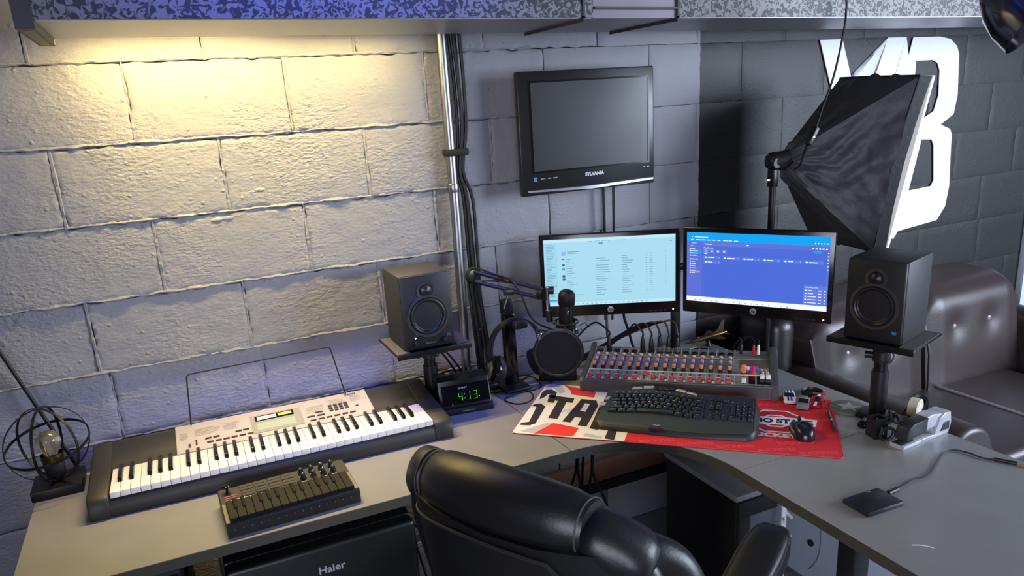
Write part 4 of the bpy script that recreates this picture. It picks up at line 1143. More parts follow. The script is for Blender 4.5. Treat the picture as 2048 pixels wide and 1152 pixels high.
# ================================================================== TOY CARS
def toy_car(loc, rz, label, body, stripe, kind):
    t = thing('toy_car', label, 'toy car', loc, rz, None)
    t.scale = (1.12, 1.12, 1.12)
    L_, W_ = .068, .032
    bm1 = mat('car_' + kind, body, .25, metal=.2 if kind != 'white' else 0, coat=.6)
    low = kind == 'red'
    z_s = .011 if low else .0135
    outl = [(-.034, .004), (-.034, .011), (-.030, z_s + .001), (-.012, z_s + .0015), (.014, z_s + .0005), (.031, z_s - .003), (.034, .008), (.034, .004)]
    b = B(); b.prism(outl, -W_ / 2, W_ / 2, fr((0, 0, 0), (0, 1, 0), (0, 0, 1)), bev=.003)
    b.obj('body', bm1, t)
    if low:
        b = B(); b.hexa([Vector(p) for p in ((-.009, -.02, .011), (.009, -.02, .011), (.007, .014, .010), (-.007, .014, .010), (-.006, -.014, .018), (.006, -.014, .018), (.003, .002, .0165), (-.003, .002, .0165))], bev=.002)
        b.obj('cabin', mat('car_window', '14161c', .12), t)
        B().box((0, -.031, .018), (.034, .008, .002), bev=.0007, seg=1).obj('spoiler', bm1, t)
        B().box((0, -.020, .0165), (.008, .014, .006), bev=.0015).obj('number_panel', WHITE, t)
        B().hexa([Vector(p) for p in ((-.0025, .014, .0098), (.0025, .014, .0098), (.004, .032, .0065), (-.004, .032, .0065), (-.0025, .014, .0125), (.0025, .014, .0125), (.004, .032, .0090), (-.004, .032, .0090))]).obj('stripe', WHITE, t)
    else:
        b = B(); b.hexa([Vector(p) for p in ((-.0135, -.026, .013), (.0135, -.026, .013), (.0135, .013, .013), (-.0135, .013, .013), (-.011, -.017, .0225), (.011, -.017, .0225), (.0105, .001, .0225), (-.0105, .001, .0225))], bev=.0015)
        b.obj('cabin', mat('car_window', '14161c', .12), t)
        B().box((0, -.008, .0228), (.022, .018, .0025), bev=.001).obj('roof', bm1, t)
        B().box((0, -.0345, .008), (.026, .004, .005), bev=.001, seg=1).obj('bumper', BLK if kind == 'grey' else bm1, t)
        if stripe:
            sm = mat('car_stripe', stripe, .3)
            for x in (-.0042, .0042):
                B().hexa([Vector(p) for p in ((x - .0022, -.017, .0236), (x + .0022, -.017, .0236), (x + .0022, .001, .0236), (x - .0022, .001, .0236), (x - .0022, -.017, .0243), (x + .0022, -.017, .0243), (x + .0022, .001, .0243), (x - .0022, .001, .0243))]).obj('stripe', sm, t)
                B().hexa([Vector(p) for p in ((x - .0022, .013, .0135), (x + .0022, .013, .0135), (x + .0022, .031, .0103), (x - .0022, .031, .0103), (x - .0022, .013, .0150), (x + .0022, .013, .0150), (x + .0022, .031, .0118), (x - .0022, .031, .0118))]).obj('stripe', sm, t)
                B().box((x, -.0295, .0148), (.0044, .007, .001)).obj('stripe', sm, t)
    for sx in (-1, 1):
        for y in (-.021, .021):
            Mx = Matrix.Translation((sx * (.0135 if not low else .0145), y, .006)) @ Matrix.Rotation(R(90), 4, 'Y')
            wv = B().lathe([(.005, -.0028), (.006, -.002), (.006, .002), (.005, .0028)], 14, Mx).obj('wheel', RUB, t)
            B().lathe([(.003, -.0031), (.0034, 0), (.003, .0031)], 10, Mx).obj('hub', CHROME, wv)
    return t
toy_car(onz(1578, 800, .7432), R(140), 'white toy car with blue racing stripes on the mat corner', 'e4e6ec', '2a3f8f', 'white')
toy_car(onz(1606, 812, .7432), R(131), 'silver grey toy car between the white and red toy cars', '8d8a86', None, 'grey')
toy_car(onz(1634, 808, .7432), R(124), 'red toy race car with white nose stripe on the mat corner', 'c51f2c', None, 'red')

# ================================================================== COASTERS, PEN
co = thing('round_tray', 'small black ring-shaped dish on the desk behind the toy cars', 'dish', onz(1624, 788))
B().lathe([(.027, 0), (.031, .001), (.032, .012), (.0295, .0125), (.027, .004), (.001, .004)], 32, capt=False).obj('dish', BLK, co)
b = B()
for k in range(10):
    a = k * math.pi / 5; b.box((.020 * math.cos(a), .020 * math.sin(a), .0055), (.012, .003, .003), rz=a)
tag(b.obj('rib', BLKM, co), kind='stuff')
st = thing('coaster', 'round grey coaster with a pale star in the middle', 'coaster', onz(1697, 818), R(-50))
B().lathe([(.050, 0), (.054, .001), (.054, .006), (.051, .0075), (.001, .0075)], 48, capt=False).obj('disc', mat('stone_grey', '5f625f', .7, var=.25, vs=120, bump=.3, bs=400), st)
sp_ = []
for k in range(10):
    a = R(90 + 36 * k); r0 = .036 if k % 2 == 0 else .0155
    sp_.append((r0 * math.cos(a), r0 * math.sin(a)))
b = B(); b.prism(sp_, .0074, .0082); bmesh.ops.triangulate(b.bm, faces=[f for f in b.bm.faces if len(f.verts) > 4])
b.obj('star', mat('star_pale', '9b9a8c', .6, var=.15, vs=150), st, smooth=False)
a, c = onz(1656, 825, .7432), onz(1669, 865, .7432)
pn = thing('pen', 'dark metal pen lying near the edge of the red mat', 'pen', a)
d_ = c - a; L_ = d_.length; d_.normalize()
MPn = Matrix.Translation((0, 0, .0055)) @ d_.to_track_quat('Z', 'Y').to_matrix().to_4x4()
B().lathe([(.001, -.004), (.0035, .006), (.0052, .02), (.0052, L_ * .97), (.004, L_)], 14, MPn).obj('barrel', mat('pen_metal', '4a4340', .3, metal=.6), pn)
B().lathe([(.0053, L_ * .52), (.0056, L_ * .53), (.0056, L_ * .55), (.0053, L_ * .56)], 14, MPn, capb=False, capt=False).obj('band', CHROME, pn)
B().box(MPn @ Vector((0, 0, L_ * .3)) + Vector((0, 0, .0062)), (.0026, L_ * .4, .0012), rot=(d_.to_track_quat('Y', 'Z')).to_matrix()).obj('clip', CHROME, pn)

# ================================================================== STAPLER, TAPE, SCISSORS
sr = thing('stapler', 'black and silver desktop stapler on the desk below the speaker', 'stapler', onz(1840, 877), R(4)); sr.scale = (1.12, 1.1, 1.1)
SIL = mat('stapler_silver', 'b9bcc2', .35, metal=.35)
DGR = mat('stapler_black', '2a2b2e', .4)
FY = fr((0, 0, 0), (1, 0, 0), (0, 0, 1))
B().prism([(-.088, 0), (.082, 0), (.082, .012), (.03, .012), (-.088, .010)], -.019, .019, FY, bev=.002).obj('base', SIL, sr)
B().prism([(-.086, .0102), (-.044, .0115), (-.044, .0145), (-.086, .0125)], -.013, .013, FY, bev=.001).obj('anvil', BLKM, sr)
B().prism([(.022, .010), (.082, .010), (.086, .030), (.080, .058), (.058, .060), (.040, .052)], -.021, .021, FY, bev=.003).obj('rear_housing', SIL, sr)
B().prism([(.042, .014), (.078, .014), (.076, .036), (.054, .036)], -.0222, .0222, FY, bev=.002).obj('side_inset', DGR, sr)
B().prism([(-.060, .026), (.05, .030), (.055, .058), (.02, .064), (-.002, .062), (-.002, .040)], -.016, .016, FY, bev=.003).obj('arm_silver', SIL, sr)
B().prism([(-.074, .018), (-.001, .024), (.0, .060), (-.050, .058), (-.068, .050), (-.076, .034)], -.0172, .0172, FY, bev=.004).obj('arm_head', DGR, sr)
B().prism([(-.070, .0155), (.045, .020), (.045, .027), (-.070, .024)], -.009, .009, FY, bev=.001).obj('magazine', STEEL, sr)
text('logo', 'Bostitch', .012, mat('grey_print', '8a8c94', .6), sr, fr((-.005, -.0195, .0175), (1, 0, 0), (0, 0, 1)) @ Matrix.Translation((0, -.011, .0002)))
td = thing('tape_dispenser', 'black tape dispenser with a cream tape roll behind the stapler', 'tape dispenser', onz(1828, 845) + Vector((.012, .02, 0)), R(18))
B().prism([(-.05, 0), (.06, 0), (.066, .02), (.062, .045), (.048, .058), (.030, .056), (.012, .030), (-.03, .018), (-.05, .02)], -.014, .024, FY, bev=.007).obj('body', BLKG, td)
B().prism([(-.056, .012), (-.046, .012), (-.046, .026), (-.052, .028)], -.013, .013, FY, bev=.001).obj('cutter', CHROME, td)
Mr = Matrix.Translation((-.010, -.012, .042)) @ Matrix.Rotation(R(90), 4, 'X')
B().lathe([(.0165, -.012), (.0275, -.012), (.0275, .012), (.0165, .012), (.0165, -.012)], 30, Mr, capb=False, capt=False).obj('tape_roll', mat('tape_cream', 'ddd8bf', .4), td)
B().lathe([(.0160, -.0125), (.0160, .0125)], 24, Mr).obj('spool', mat('spool_white', 'e7e4da', .5), td)
cup = thing('pencil_cup', 'small black square cup in front of the speaker stand', 'cup', onz(1752, 872), R(-15))
b = B()
for c_, d_ in (((0, -.0175, .028), (.038, .003, .056)), ((0, .0175, .028), (.038, .003, .056)), ((-.0175, 0, .028), (.003, .032, .056)), ((.0175, 0, .028), (.003, .032, .056)), ((0, 0, .002), (.034, .034, .004))):
    b.box(c_, d_)
b.obj('wall', BLK, cup, smooth=False)
ss = thing('scissors', 'black handled scissors leaning out of the small black cup', 'scissors', onz(1752, 872) + Vector((0, 0, .004)))
for k, (u, v, z, nr) in enumerate(((1788, 834, .806, (.25, -.6, .75)), (1774, 868, .765, (-.5, -.85, .12)))):
    c_ = onz(u, v, z) - ss.location; n_ = Vector(nr).normalized(); x_ = n_.orthogonal().normalized(); y_ = n_.cross(x_)
    B().tube([c_ + x_ * (.019 * math.cos(a * math.pi / 10)) + y_ * (.0145 * math.sin(a * math.pi / 10)) for a in range(20)], .0045, 8, closed=True).obj('finger_loop', mat('loop_black', '1a1a1c', .3), ss)
    B().tube([c_ * .62, Vector((0, 0, .045)), Vector((.002, .004, .006))], .0040, 7, smooth=3).obj('blade', STEEL if k else DGR, ss)
bf = thing('remote_clicker', 'small black rounded gadget with a silver button beside the cup', 'gadget', onz(1729, 852), R(20))
B().box((0, 0, .009), (.05, .028, .018), bev=.008, seg=3).obj('shell', BLKG, bf)
B().box((-.008, -.0135, .010), (.016, .002, .004), bev=.0008, seg=1).obj('button', CHROME, bf)
# ================================================================== EXTERNAL DRIVE
hd = thing('external_drive', 'small black portable hard drive on the desk', 'hard drive', (1.338, -1.254, .74), R(-2))
B().box((0, 0, .0068), (.108, .074, .0125), bev=.003).obj('case', mat('drive_black', '1d1e22', .38, var=.05), hd)
B().box((.038, .0372, .0065), (.014, .002, .005)).obj('port', BLKM, hd)
text('logo', 'WD', .006, PRINT, hd, Matrix.Translation((.02, .030, .0132)))
hcb = thing('usb_cable', 'dark lead curving from the portable drive across the desk', 'cable')
pp = [onz(u, v, .7435) for u, v in ((1795, 978), (1812, 968), (1830, 958), (1855, 951), (1868, 932), (1884, 908), (1905, 900), (1935, 905), (1965, 916), (1990, 919))]
B().tube(pp, .0022, 7, smooth=5).obj('lead', mat('grey_cable', '2a2a2c', .45), hcb)
B().tube([onz(1777, 986, .745), onz(1795, 978, .745)], .0052, 8).obj('plug', BLK, hcb)
B().tube([onz(1988, 918, .744), onz(2034, 927, .744)], .0046, 10).obj('inline_joint', BLK, hcb)
B().tube([onz(2034, 927, .744), onz(2062, 934, .744)], .0030, 8).obj('end_plug', mat('copper_plug', 'c9a58c', .3, metal=.6), hcb)
pp = [onz(u, v, .7402) for u, v in ((1824, 1090), (1838, 1090), (1853, 1092), (1868, 1096))]
B().ribbon(spline([Vector(p) for p in pp], 5), [(0, 0, 1)] * 16, .0035, .0004).obj('scratch_mark', PRINT, desk)

# ================================================================== MODEL JET AND PALE RING BEHIND THE MIXER
jt = thing('model_jet', 'bronze model fighter jet on the desk behind the mixer', 'model plane', onz(1412, 692), R(-8))
BRZ = mat('bronze_metal', '6d543a', .35, metal=.8, var=.1)
B().cyl((.01, 0, 0), (.01, 0, .022), .012, .005, 12).obj('pedestal', BLK, jt)
def rot_x(pts): return pts
Mj = Matrix.Translation((0, 0, .034)) @ Matrix.Rotation(R(-7), 4, 'Y')
B().lathe([(.0004, -.095), (.004, -.08), (.0075, -.055), (.0095, -.02), (.0105, .02), (.0100, .06), (.0075, .075), (.006, .075)], 16, Mj @ Matrix.Rotation(R(90), 4, 'Y')).obj('fuselage', BRZ, jt)
B().prism([(-.015, 0), (.035, .055), (.05, .055), (.045, 0), (.05, -.055), (.035, -.055)], -.0012, .0012, Mj).obj('wing', BRZ, jt)
B().prism([(.055, 0), (.075, .028), (.085, .028), (.078, 0), (.085, -.028), (.075, -.028)], -.001, .001, Mj).obj('tailplane', BRZ, jt)
B().prism([(.025, .008), (.05, .018), (.072, .050), (.084, .050), (.075, .008)], -.001, .001, Mj @ fr((0, 0, 0), (1, 0, 0), (0, 0, 1))).obj('tail_fin', BRZ, jt)
B().lathe([(.0004, -.018), (.004, -.01), (.005, 0), (.004, .012), (.0004, .02)], 12, Mj @ Matrix.Translation((-.045, 0, .008)) @ Matrix.Rotation(R(90), 4, 'Y'), capb=False, capt=False).obj('canopy', mat('jet_canopy', '2a2018', .1), jt)
B().lathe([(.0065, .075), (.0055, .086), (.004, .086)], 12, Mj @ Matrix.Rotation(R(90), 4, 'Y'), capb=False).obj('nozzle', mat('gold_metal', 'd9b46a', .2, metal=1), jt)
rg_ = thing('charging_pad', 'flat black round pad with a pale green rim behind the mixer', 'charging pad', onz(1402, 706))
B().lathe([(.043, 0), (.046, .001), (.046, .006), (.044, .007), (.001, .007)], 40, capt=False).obj('pad', BLKM, rg_)
B().tube([(.0455 * math.cos(a * math.pi / 24), .0455 * math.sin(a * math.pi / 24), .0068) for a in range(48)], .0016, 6, closed=True).obj('rim', mat('pale_green', 'b6d6a4', .4), rg_)
# ================================================================== PIANO KEYBOARD
CZ = mat('piano_case', '222120', .5, var=.08)
pk = thing('piano_keyboard', 'sixty-one key electronic piano keyboard with silver control panel', 'piano keyboard', (-.31, -.371, .74), R(-1.0))
PW, PD = .953, .307
FX = fr((0, 0, 0), (0, 1, 0), (0, 0, 1))
B().prism([(.004, 0), (0, .020), (.006, .040), (.014, .046), (.150, .046), (.166, .062), (.295, .086), (.305, .080), (.307, .01), (.300, 0)], .002, PW - .002, FX, bev=.0015).obj('case', CZ, pk)
for x0, x1 in ((0, .050), (PW - .054, PW)):
    B().prism([(.000, .002), (-.004, .022), (.004, .048), (.018, .058), (.16, .064), (.297, .0885), (.307, .083), (.309, .004)], x0, x1, FX, bev=.005).obj('end_block', CZ, pk)
B().prism([(.168, .0625), (.300, .0865), (.306, .082), (.306, .06), (.168, .05)], .048, .212, FX, bev=.001).obj('speaker_cover', mat('piano_speaker', '2c2a25', .7, var=.1, bump=.3, bs=700), pk)
B().prism([(.168, .0625), (.300, .0865), (.306, .082), (.306, .06), (.168, .05)], .766, PW - .052, FX, bev=.001).obj('speaker_cover', MATS['piano_speaker'], pk)
SPN = mat('piano_silver', 'b3aca0', .45, metal=.1, var=.04)
B().prism([(.160, .050), (.160, .0645), (.166, .0660), (.300, .0905), (.308, .087), (.308, .05)], .212, .766, FX, bev=.0015).obj('control_panel', SPN, pk)
PP = fr((0, .166, .0662), (1, 0, 0), (0, .134, .0245))      # panel plane
B().box((.4895, .159, .0565), (.556, .004, .016)).obj('panel_lip', mat('piano_lip', '8c8793', .5), pk)
def ppl(name, x0, y0, x1, y1, m_, h=.001): 
    return B().box(PP @ Vector(((x0 + x1) / 2, (y0 + y1) / 2, h / 2)), (x1 - x0, y1 - y0, h), rot=PP.to_3x3()).obj(name, m_, pk)
ppl('display_surround', .415, .012, .560, .108, mat('piano_display_grey', '8f8d80', .4))
ppl('display_window', .428, .074, .538, .100, BLKG, .0025)
ppl('display', .434, .078, .488, .095, mat('piano_lcd', 'cfd3b4', .4, emit='cfd3a0', es=.25), .003)
ppl('display', .494, .081, .532, .095, mat('piano_lcd_yellow', 'd9c04a', .4, emit='e8c83a', es=.3), .003)
ppl('tone_list', .430, .024, .538, .062, mat('piano_tone_list', '97a58a', .5), .0014)
PB = mat('piano_button', '35332f', .5)
def pbtn(x, y, w=.017, d=.0045): ppl('button', x - w / 2, y - d / 2, x + w / 2, y + d / 2, PB, .003)
for i in range(6): pbtn(.300 + i * .0215, .020)
for i in range(2): pbtn(.296 + i * .0215, .041)
for i in range(2): pbtn(.378 + i * .0205, .045)
for i in range(6): pbtn(.585 + i * .0235, .018)
for x, y in ((.582, .040), (.608, .056), (.612, .038)): pbtn(x, y, .022)
for i in range(4):
    for j in range(3): pbtn(.645 + i * .0155, .050 + j * .0135, .011, .007)
pbtn(.722, .05, .008, .003)
ppl('power_switch', .243, .014, .249, .028, PB, .003); ppl('volume_slider', .262, .018, .266, .042, BLKM, .003)
# printed lists on the panel
b = B(); rg = random.Random(4)
for bx0, bx1, by in ((.222, .255, .09), (.262, .335, .098), (.34, .40, .098), (.575, .63, .092), (.645, .70, .108), (.71, .75, .112)):
    for k in range(5): b.rect(bx0, by - k * .008, bx0 + (bx1 - bx0) * rg.uniform(.5, 1), by - k * .008 + .0016, .0017, PP)
tag(b.obj('panel_print', mat('piano_print', '8a8578', .6), pk, smooth=False), kind='stuff')
text('logo', 'CASIO', .012, PB, pk, PP @ Matrix.Translation((.716, .122, .0018)), offs=.0003)
# keys
WK = mat('white_key', 'e2ddd2', .3); BK = mat('black_key', '121211', .25)
KW = .8445 / 36
wk = B().hexa([Vector(p) for p in ((-KW / 2 + .0005, 0, -.016), (KW / 2 - .0005, 0, -.016), (KW / 2 - .0005, .146, -.016), (-KW / 2 + .0005, .146, -.016), (-KW / 2 + .0005, .0, .0), (KW / 2 - .0005, 0, 0), (KW / 2 - .0005, .146, 0), (-KW / 2 + .0005, .146, 0))], bev=.0012, seg=2).mesh('white_key')
bk_ = B().hexa([Vector(p) for p in ((-.0058, .052, -.004), (.0058, .052, -.004), (.0058, .146, -.004), (-.0058, .146, -.004), (-.0046, .060, .0115), (.0046, .060, .0115), (.0046, .146, .0115), (-.0046, .146, .0115))], bev=.0012, seg=2).mesh('black_key')
KX0 = .0535
for i in range(36):
    link('white_key', wk, WK, pk, (KX0 + (i + .5) * KW, .012, .0625))
    if i % 7 in (0, 1, 3, 4, 5) and i < 35:
        o_ = {0: -.0016, 1: .0016, 3: -.002, 4: 0, 5: .002}[i % 7]
        link('black_key', bk_, BK, pk, (KX0 + (i + 1) * KW + o_, .012, .0625))
b = B()
for i in range(58): b.rect(.07 + i * .0142, .0290, .0755 + i * .0142, .0335, 0, fr((0, .0012, 0), (1, 0, 0), (0, .1, 1)))
tag(b.obj('front_print', mat('front_print', '77735f', .6), pk, smooth=False), kind='stuff')
# wire music rest
ms0 = Vector((.255, .293, .086)); ms1 = Vector((.706, .293, .086))
pts = [ms0, ms0 + Vector((.012, .014, .142)), ms0 + Vector((.014, .0145, .149)), ms0 + Vector((.022, .015, .153)), ms1 + Vector((-.036, .0155, .160)), ms1 + Vector((-.029, .015, .158)), ms1 + Vector((-.026, .0145, .152)), ms1]
B().tube(pts, .0021, 8).obj('music_rest', BLKM, pk)
for p in (ms0, ms1): B().cyl(p + Vector((0, 0, -.004)), p + Vector((0, 0, .004)), .0055, n=12).obj('rest_socket', SPN, pk)

# ================================================================== PAD CONTROLLER
AK = mat('controller_top', '2b2924', .5, var=.06); AKD = mat('controller_side', '121213', .45)
ak = thing('pad_controller', 'small black key and pad controller with eight knobs on the desk', 'midi controller', (-.007, -.630, .74), R(2.0))
AW, AD = .316, .172
B().prism([(0, 0), (0, .032), (.004, .036), (AD - .004, .046), (AD, .043), (AD, 0)], 0, AW, FX, bev=.002).obj('case', AKD, ak)
AP = fr((0, .004, .0362), (1, 0, 0), (0, AD - .008, .010))
def apl(name, x0, y0, x1, y1, m_, h0=0.0, h=.001, bev=0):
    return B().box(AP @ Vector(((x0 + x1) / 2, (y0 + y1) / 2, h0 + h / 2)), (x1 - x0, y1 - y0, h), rot=AP.to_3x3(), bev=bev, seg=1).obj(name, m_, ak)
apl('top_plate', .002, .090, AW - .002, .162, AK)
for x in (.002, AW - .010): apl('side_rail', x, .002, x + .008, .091, mat('controller_rail', '7a745f', .4))
apl('key_bed', .010, .000, AW - .010, .090, BLKM, 0, .0005)
KWa = (AW - .022) / 15
wka = B().box((0, .041, .0045), (KWa - .0008, .082, .009), bev=.0009, seg=1).mesh('key')
bka = B().hexa([Vector(p) for p in ((-.0045, .036, .004), (.0045, .036, .004), (.0045, .086, .004), (-.0045, .086, .004), (-.0037, .040, .0135), (.0037, .040, .0135), (.0037, .086, .0135), (-.0037, .086, .0135))], bev=.0008, seg=1).mesh('sharp_key')
AKK = mat('controller_key', '0d0d0c', .6, spec=.25); AKB = mat('controller_sharp', '0b0b0b', .7, spec=.2)
Rk = (AP.to_3x3()).to_euler()
for i in range(15):
    link('key', wka, AKK, ak, AP @ Vector((.011 + (i + .5) * KWa, .003, .0005)), Rk)
    if i % 7 in (0, 1, 3, 4, 5) and i < 14:
        link('sharp_key', bka, AKB, ak, AP @ Vector((.011 + (i + 1) * KWa, .003, .0005)), Rk)
for i in range(4):
    for j in range(2):
        x, y = .052 + i * .0335, .103 + j * .030
        apl('pad', x, y, x + .030, y + .026, mat('controller_pad', '3a372f', .75), .001, .0025, .0012)
        apl('pad_slot', x + .003, y + .011, x + .027, y + .0135, BLKM, .0036, .0006)
kn = B().lathe([(.0082, 0), (.0078, .004), (.0062, .006), (.0058, .015), (.0045, .0165), (.0003, .0165)], 16).mesh('knob')
kmk = B().box((0, .003, .0168), (.0012, .005, .0006)).mesh('knob_mark')
for i in range(4):
    for j in range(2):
        k_ = link('knob', kn, BLKM, ak, AP @ Vector((.203 + i * .0255, .113 + j * .027, .001)), Rk)
        link('knob_mark', kmk, PRINT, k_)
        apl('knob_print', .197 + i * .0255, .0985 + j * .029, .208 + i * .0255, .100 + j * .029, PRINT, .001, .0003)
B().lathe([(.004, 0), (.003, .010), (.008, .014), (.0105, .018), (.0095, .021), (.0003, .0205)], 18, Matrix.Translation(AP @ Vector((.022, .142, .001)))).obj('joystick', BLKG, ak)
for i in range(2):
    for j in range(3): apl('button', .012 + i * .0155, .098 + j * .009, .025 + i * .0155, .104 + j * .009, mat('controller_red', '7a4640', .5), .001, .0025, .0006)
text('logo', 'AKAI MPK mini', .0125, PRINT, ak, AP @ Matrix.Translation((.056, .0955, .0018)), offs=.0003, shear=.2)
apl('button', .252, .152, .262, .157, mat('controller_red_lit', 'b85048', .5), .001, .002)
b = B()
for i in range(15): b.rect(.016 + i * .0196, .018, .019 + i * .0196, .021, 0, fr((0, -.0004, 0), (1, 0, 0), (0, 0, 1)))
tag(b.obj('front_print', mat('front_dots', '55545a', .6), ak, smooth=False), kind='stuff')
b = B()
for i in range(13): b.rect(.085 + i * .0165, .0925, .095 + i * .0165, .0942, .0014, AP)
tag(b.obj('label_print', PRINT, ak, smooth=False), kind='stuff')

# ================================================================== CAGE LAMP
LB = mat('lamp_black', '1b1a17', .4, metal=.4)
BULB = mat('bulb_glass', 'd9cfae', .03)
BULB.node_tree.nodes['Principled BSDF'].inputs['Transmission Weight'].default_value = .92
lp = thing('cage_lamp', 'black wire cage table lamp with an exposed bulb beside the piano keyboard', 'lamp', (-.398, -.112, .74), R(1))
B().box((0, 0, .0135), (.122, .118, .027), bev=.002).obj('base', LB, lp)
RC = .102; LCc = Vector((-.002, -.006, .136))
def ring(M_, r, wd, nm='cage_ring'):
    n = 56; pts = []; nr = []
    for k in range(n + 1):
        a = 2 * math.pi * k / n
        v = M_.to_3x3() @ Vector((math.cos(a), math.sin(a), 0))
        pts.append(LCc + v * r); nr.append(v)
    B().ribbon(pts, nr, wd, .0018).obj(nm, LB, lp)
ring(Matrix.Rotation(R(14), 4, 'X') @ Matrix.Rotation(R(-6), 4, 'Y'), RC, .008)
for a in (18, 78, 138):
    ring(Matrix.Rotation(R(a), 4, 'Z') @ Matrix.Rotation(R(90), 4, 'X'), RC * .985, .007)
B().lathe([(.012, .027), (.014, .03), (.024, .045), (.026, .09), (.024, .095), (.018, .098)], 24).obj('socket', BLKM, lp)
B().lathe([(.013, .094), (.016, .104), (.026, .122), (.030, .138), (.027, .154), (.017, .166), (.0005, .171)], 28, capb=True).obj('bulb', BULB, lp)
B().tube([(-.006, 0, .10), (-.008, 0, .135), (-.003, .003, .148), (.003, -.003, .135), (.008, 0, .146), (.006, 0, .10)], .0008, 5, smooth=4).obj('filament', mat('filament', 'c9a85a', .4, metal=.8), lp)
B().lathe([(.0275, .088), (.0285, .096), (.0275, .104)], 24, capb=False, capt=False).obj('collar', mat('brass_collar', '6b5a2e', .25, metal=.9), lp)
rod = thing('thin_rod', 'thin black rod leaning on the wall behind the cage lamp', 'rod', (-.356, -.024, .74))
B().cyl((0, 0, .0), (-.150, .006, .50), .0052, n=10).obj('shaft', LB, rod)
B().cyl((.0, 0, 0), (-.0012, 0, .008), .0062, n=10).obj('tip', RUB, rod)
# ================================================================== OFFICE CHAIR
LEA = mat('black_leather', '141416', .40, var=.12, vs=14, bump=.22, bs=190, bd=.0012)
LEB = mat('black_leather_back', '121213', .46, var=.12, vs=9, bump=.12, bs=220, bd=.001)
STI = mat('stitching', '4a4740', .7)
ch = thing('office_chair', 'black leather executive chair seen from behind, facing the corner of the desk', 'chair', (.455, -1.235, 0), R(-62))
def pill(fn, nu, nv): return fn
def loft(rings, name, m_, parent, caps=True):
    b = B(); n = len(rings[0]); P = [p for r in rings for p in r]; F = []
    for i in range(len(rings) - 1):
        for k in range(n): F.append((i * n + k, i * n + (k + 1) % n, (i + 1) * n + (k + 1) % n, (i + 1) * n + k))
    if caps: F += [tuple(range(n - 1, -1, -1)), tuple((len(rings) - 1) * n + k for k in range(n))]
    b._add(P, F)
    return b.obj(name, m_, parent, ang=60)
def curve_y(x, z):            # the back wraps forward at its sides and leans back at the top
    return .42 * x * x * 2.2 - .16 * (z - .55) + .04
# outer back shell
rings = []
for i in range(15):
    t = i / 14; z = .46 + .52 * t
    hw = .235 + .022 * math.sin(t * math.pi * .9) + .004
    ring_ = []
    n = 40
    for k in range(n):
        a = 2 * math.pi * k / n; c, s_ = math.cos(a), math.sin(a)
        x = hw * math.copysign(abs(c) ** .5, c)
        y = .055 * math.copysign(abs(s_) ** .7, s_)
        ring_.append(Vector((x, curve_y(x, z) + y, z)))
    rings.append(ring_)
loft(rings, 'back_shell', LEB, ch)
# head roll across the top, thicker in the middle, with stitched ends
def roll_pt(x): return Vector((x, curve_y(x, 1.015) + .012, 1.012 - .55 * x * x))
def roll(x0, x1, r0, name, bulge=.006):
    rings = []
    N = 18
    for i in range(N + 1):
        t = i / N; x = x0 + (x1 - x0) * t
        e = min(t, 1 - t) * N
        k = 1 if e >= 2 else (.86 + .07 * e)
        rr = r0 * k + bulge * math.sin(t * math.pi)
        c0 = roll_pt(x); ring_ = []
        for q in range(26):
            a = 2 * math.pi * q / 26
            ring_.append(c0 + Vector((0, math.cos(a) * rr * .95, math.sin(a) * rr)) + Vector((0, 0, .0016 * noise.noise(Vector((x * 18, a, 1))))))
        rings.append(ring_)
    return loft(rings, name, LEA, ch)
roll(-.200, .165, .056, 'head_roll')
roll(-.255, -.198, .052, 'roll_end', .002); 
def stitch(x, r):
    c0 = roll_pt(x)
    B().tube([c0 + Vector((0, math.cos(a * math.pi / 20) * r * .95, math.sin(a * math.pi / 20) * r)) for a in range(40)], .0016, 5, closed=True).obj('stitch_line', STI, ch)
for x in (-.206, -.192, .158): stitch(x, .0525 if x < .1 else .0515)
# right shoulder cushions (two overlapping pads stepping down)
def pad(c, rx, ry, rz_, rot, name, m_=LEA, ex=.62, seam=False):
    b = B()
    Mx = Matrix.Translation(c) @ rot.to_matrix().to_4x4()
    def f(u, v):
        a = 2 * math.pi * u; p = -math.pi / 2 + math.pi * v
        sg = lambda q, e: math.copysign(abs(q) ** e, q)
        v3 = Vector((rx * sg(math.cos(p), ex) * sg(math.cos(a), ex), ry * sg(math.cos(p), ex) * sg(math.sin(a), ex), rz_ * sg(math.sin(p), ex)))
        v3 += v3.normalized() * .003 * noise.noise(v3 * 22)
        return Mx @ v3
    b.surf(f, 36, 20, closeu=True)
    if seam: B().tube([f(k_ / 48, .62) for k_ in range(48)], .0022, 5, closed=True).obj('seam', STI, ch)
    bmesh.ops.remove_doubles(b.bm, verts=b.bm.verts[:], dist=1e-5)
    return b.obj(name, m_, ch, ang=70)
def sweep(pts, rad, name, ky=1.15):
    P = spline([Vector(p) for p in pts], 6); n = len(P); rings = []
    for i, p in enumerate(P):
        t = (P[min(i + 1, n - 1)] - P[max(i - 1, 0)]).normalized()
        a_ = Vector((0, 1, 0)); a_ = (a_ - t * a_.dot(t)).normalized(); b_ = t.cross(a_)
        e = min(i, n - 1 - i); k = (.55, .8, .93)[e] if e < 3 else 1
        rr = (rad[0] + (rad[1] - rad[0]) * i / (n - 1)) * k
        rings.append([p + (a_ * math.cos(q * math.pi / 12) * ky + b_ * math.sin(q * math.pi / 12)) * rr * (1 + .05 * noise.noise(p * 20 + Vector((q, 0, 0)))) for q in range(24)])
    return loft(rings, name, LEA, ch)
cy_ = lambda x, z, o: (x, curve_y(min(x, .25), z) + o, z)
sweep([cy_(.140, .994, .010), cy_(.195, .970, .010), cy_(.246, .934, .008)], (.0475, .046), 'shoulder_roll')
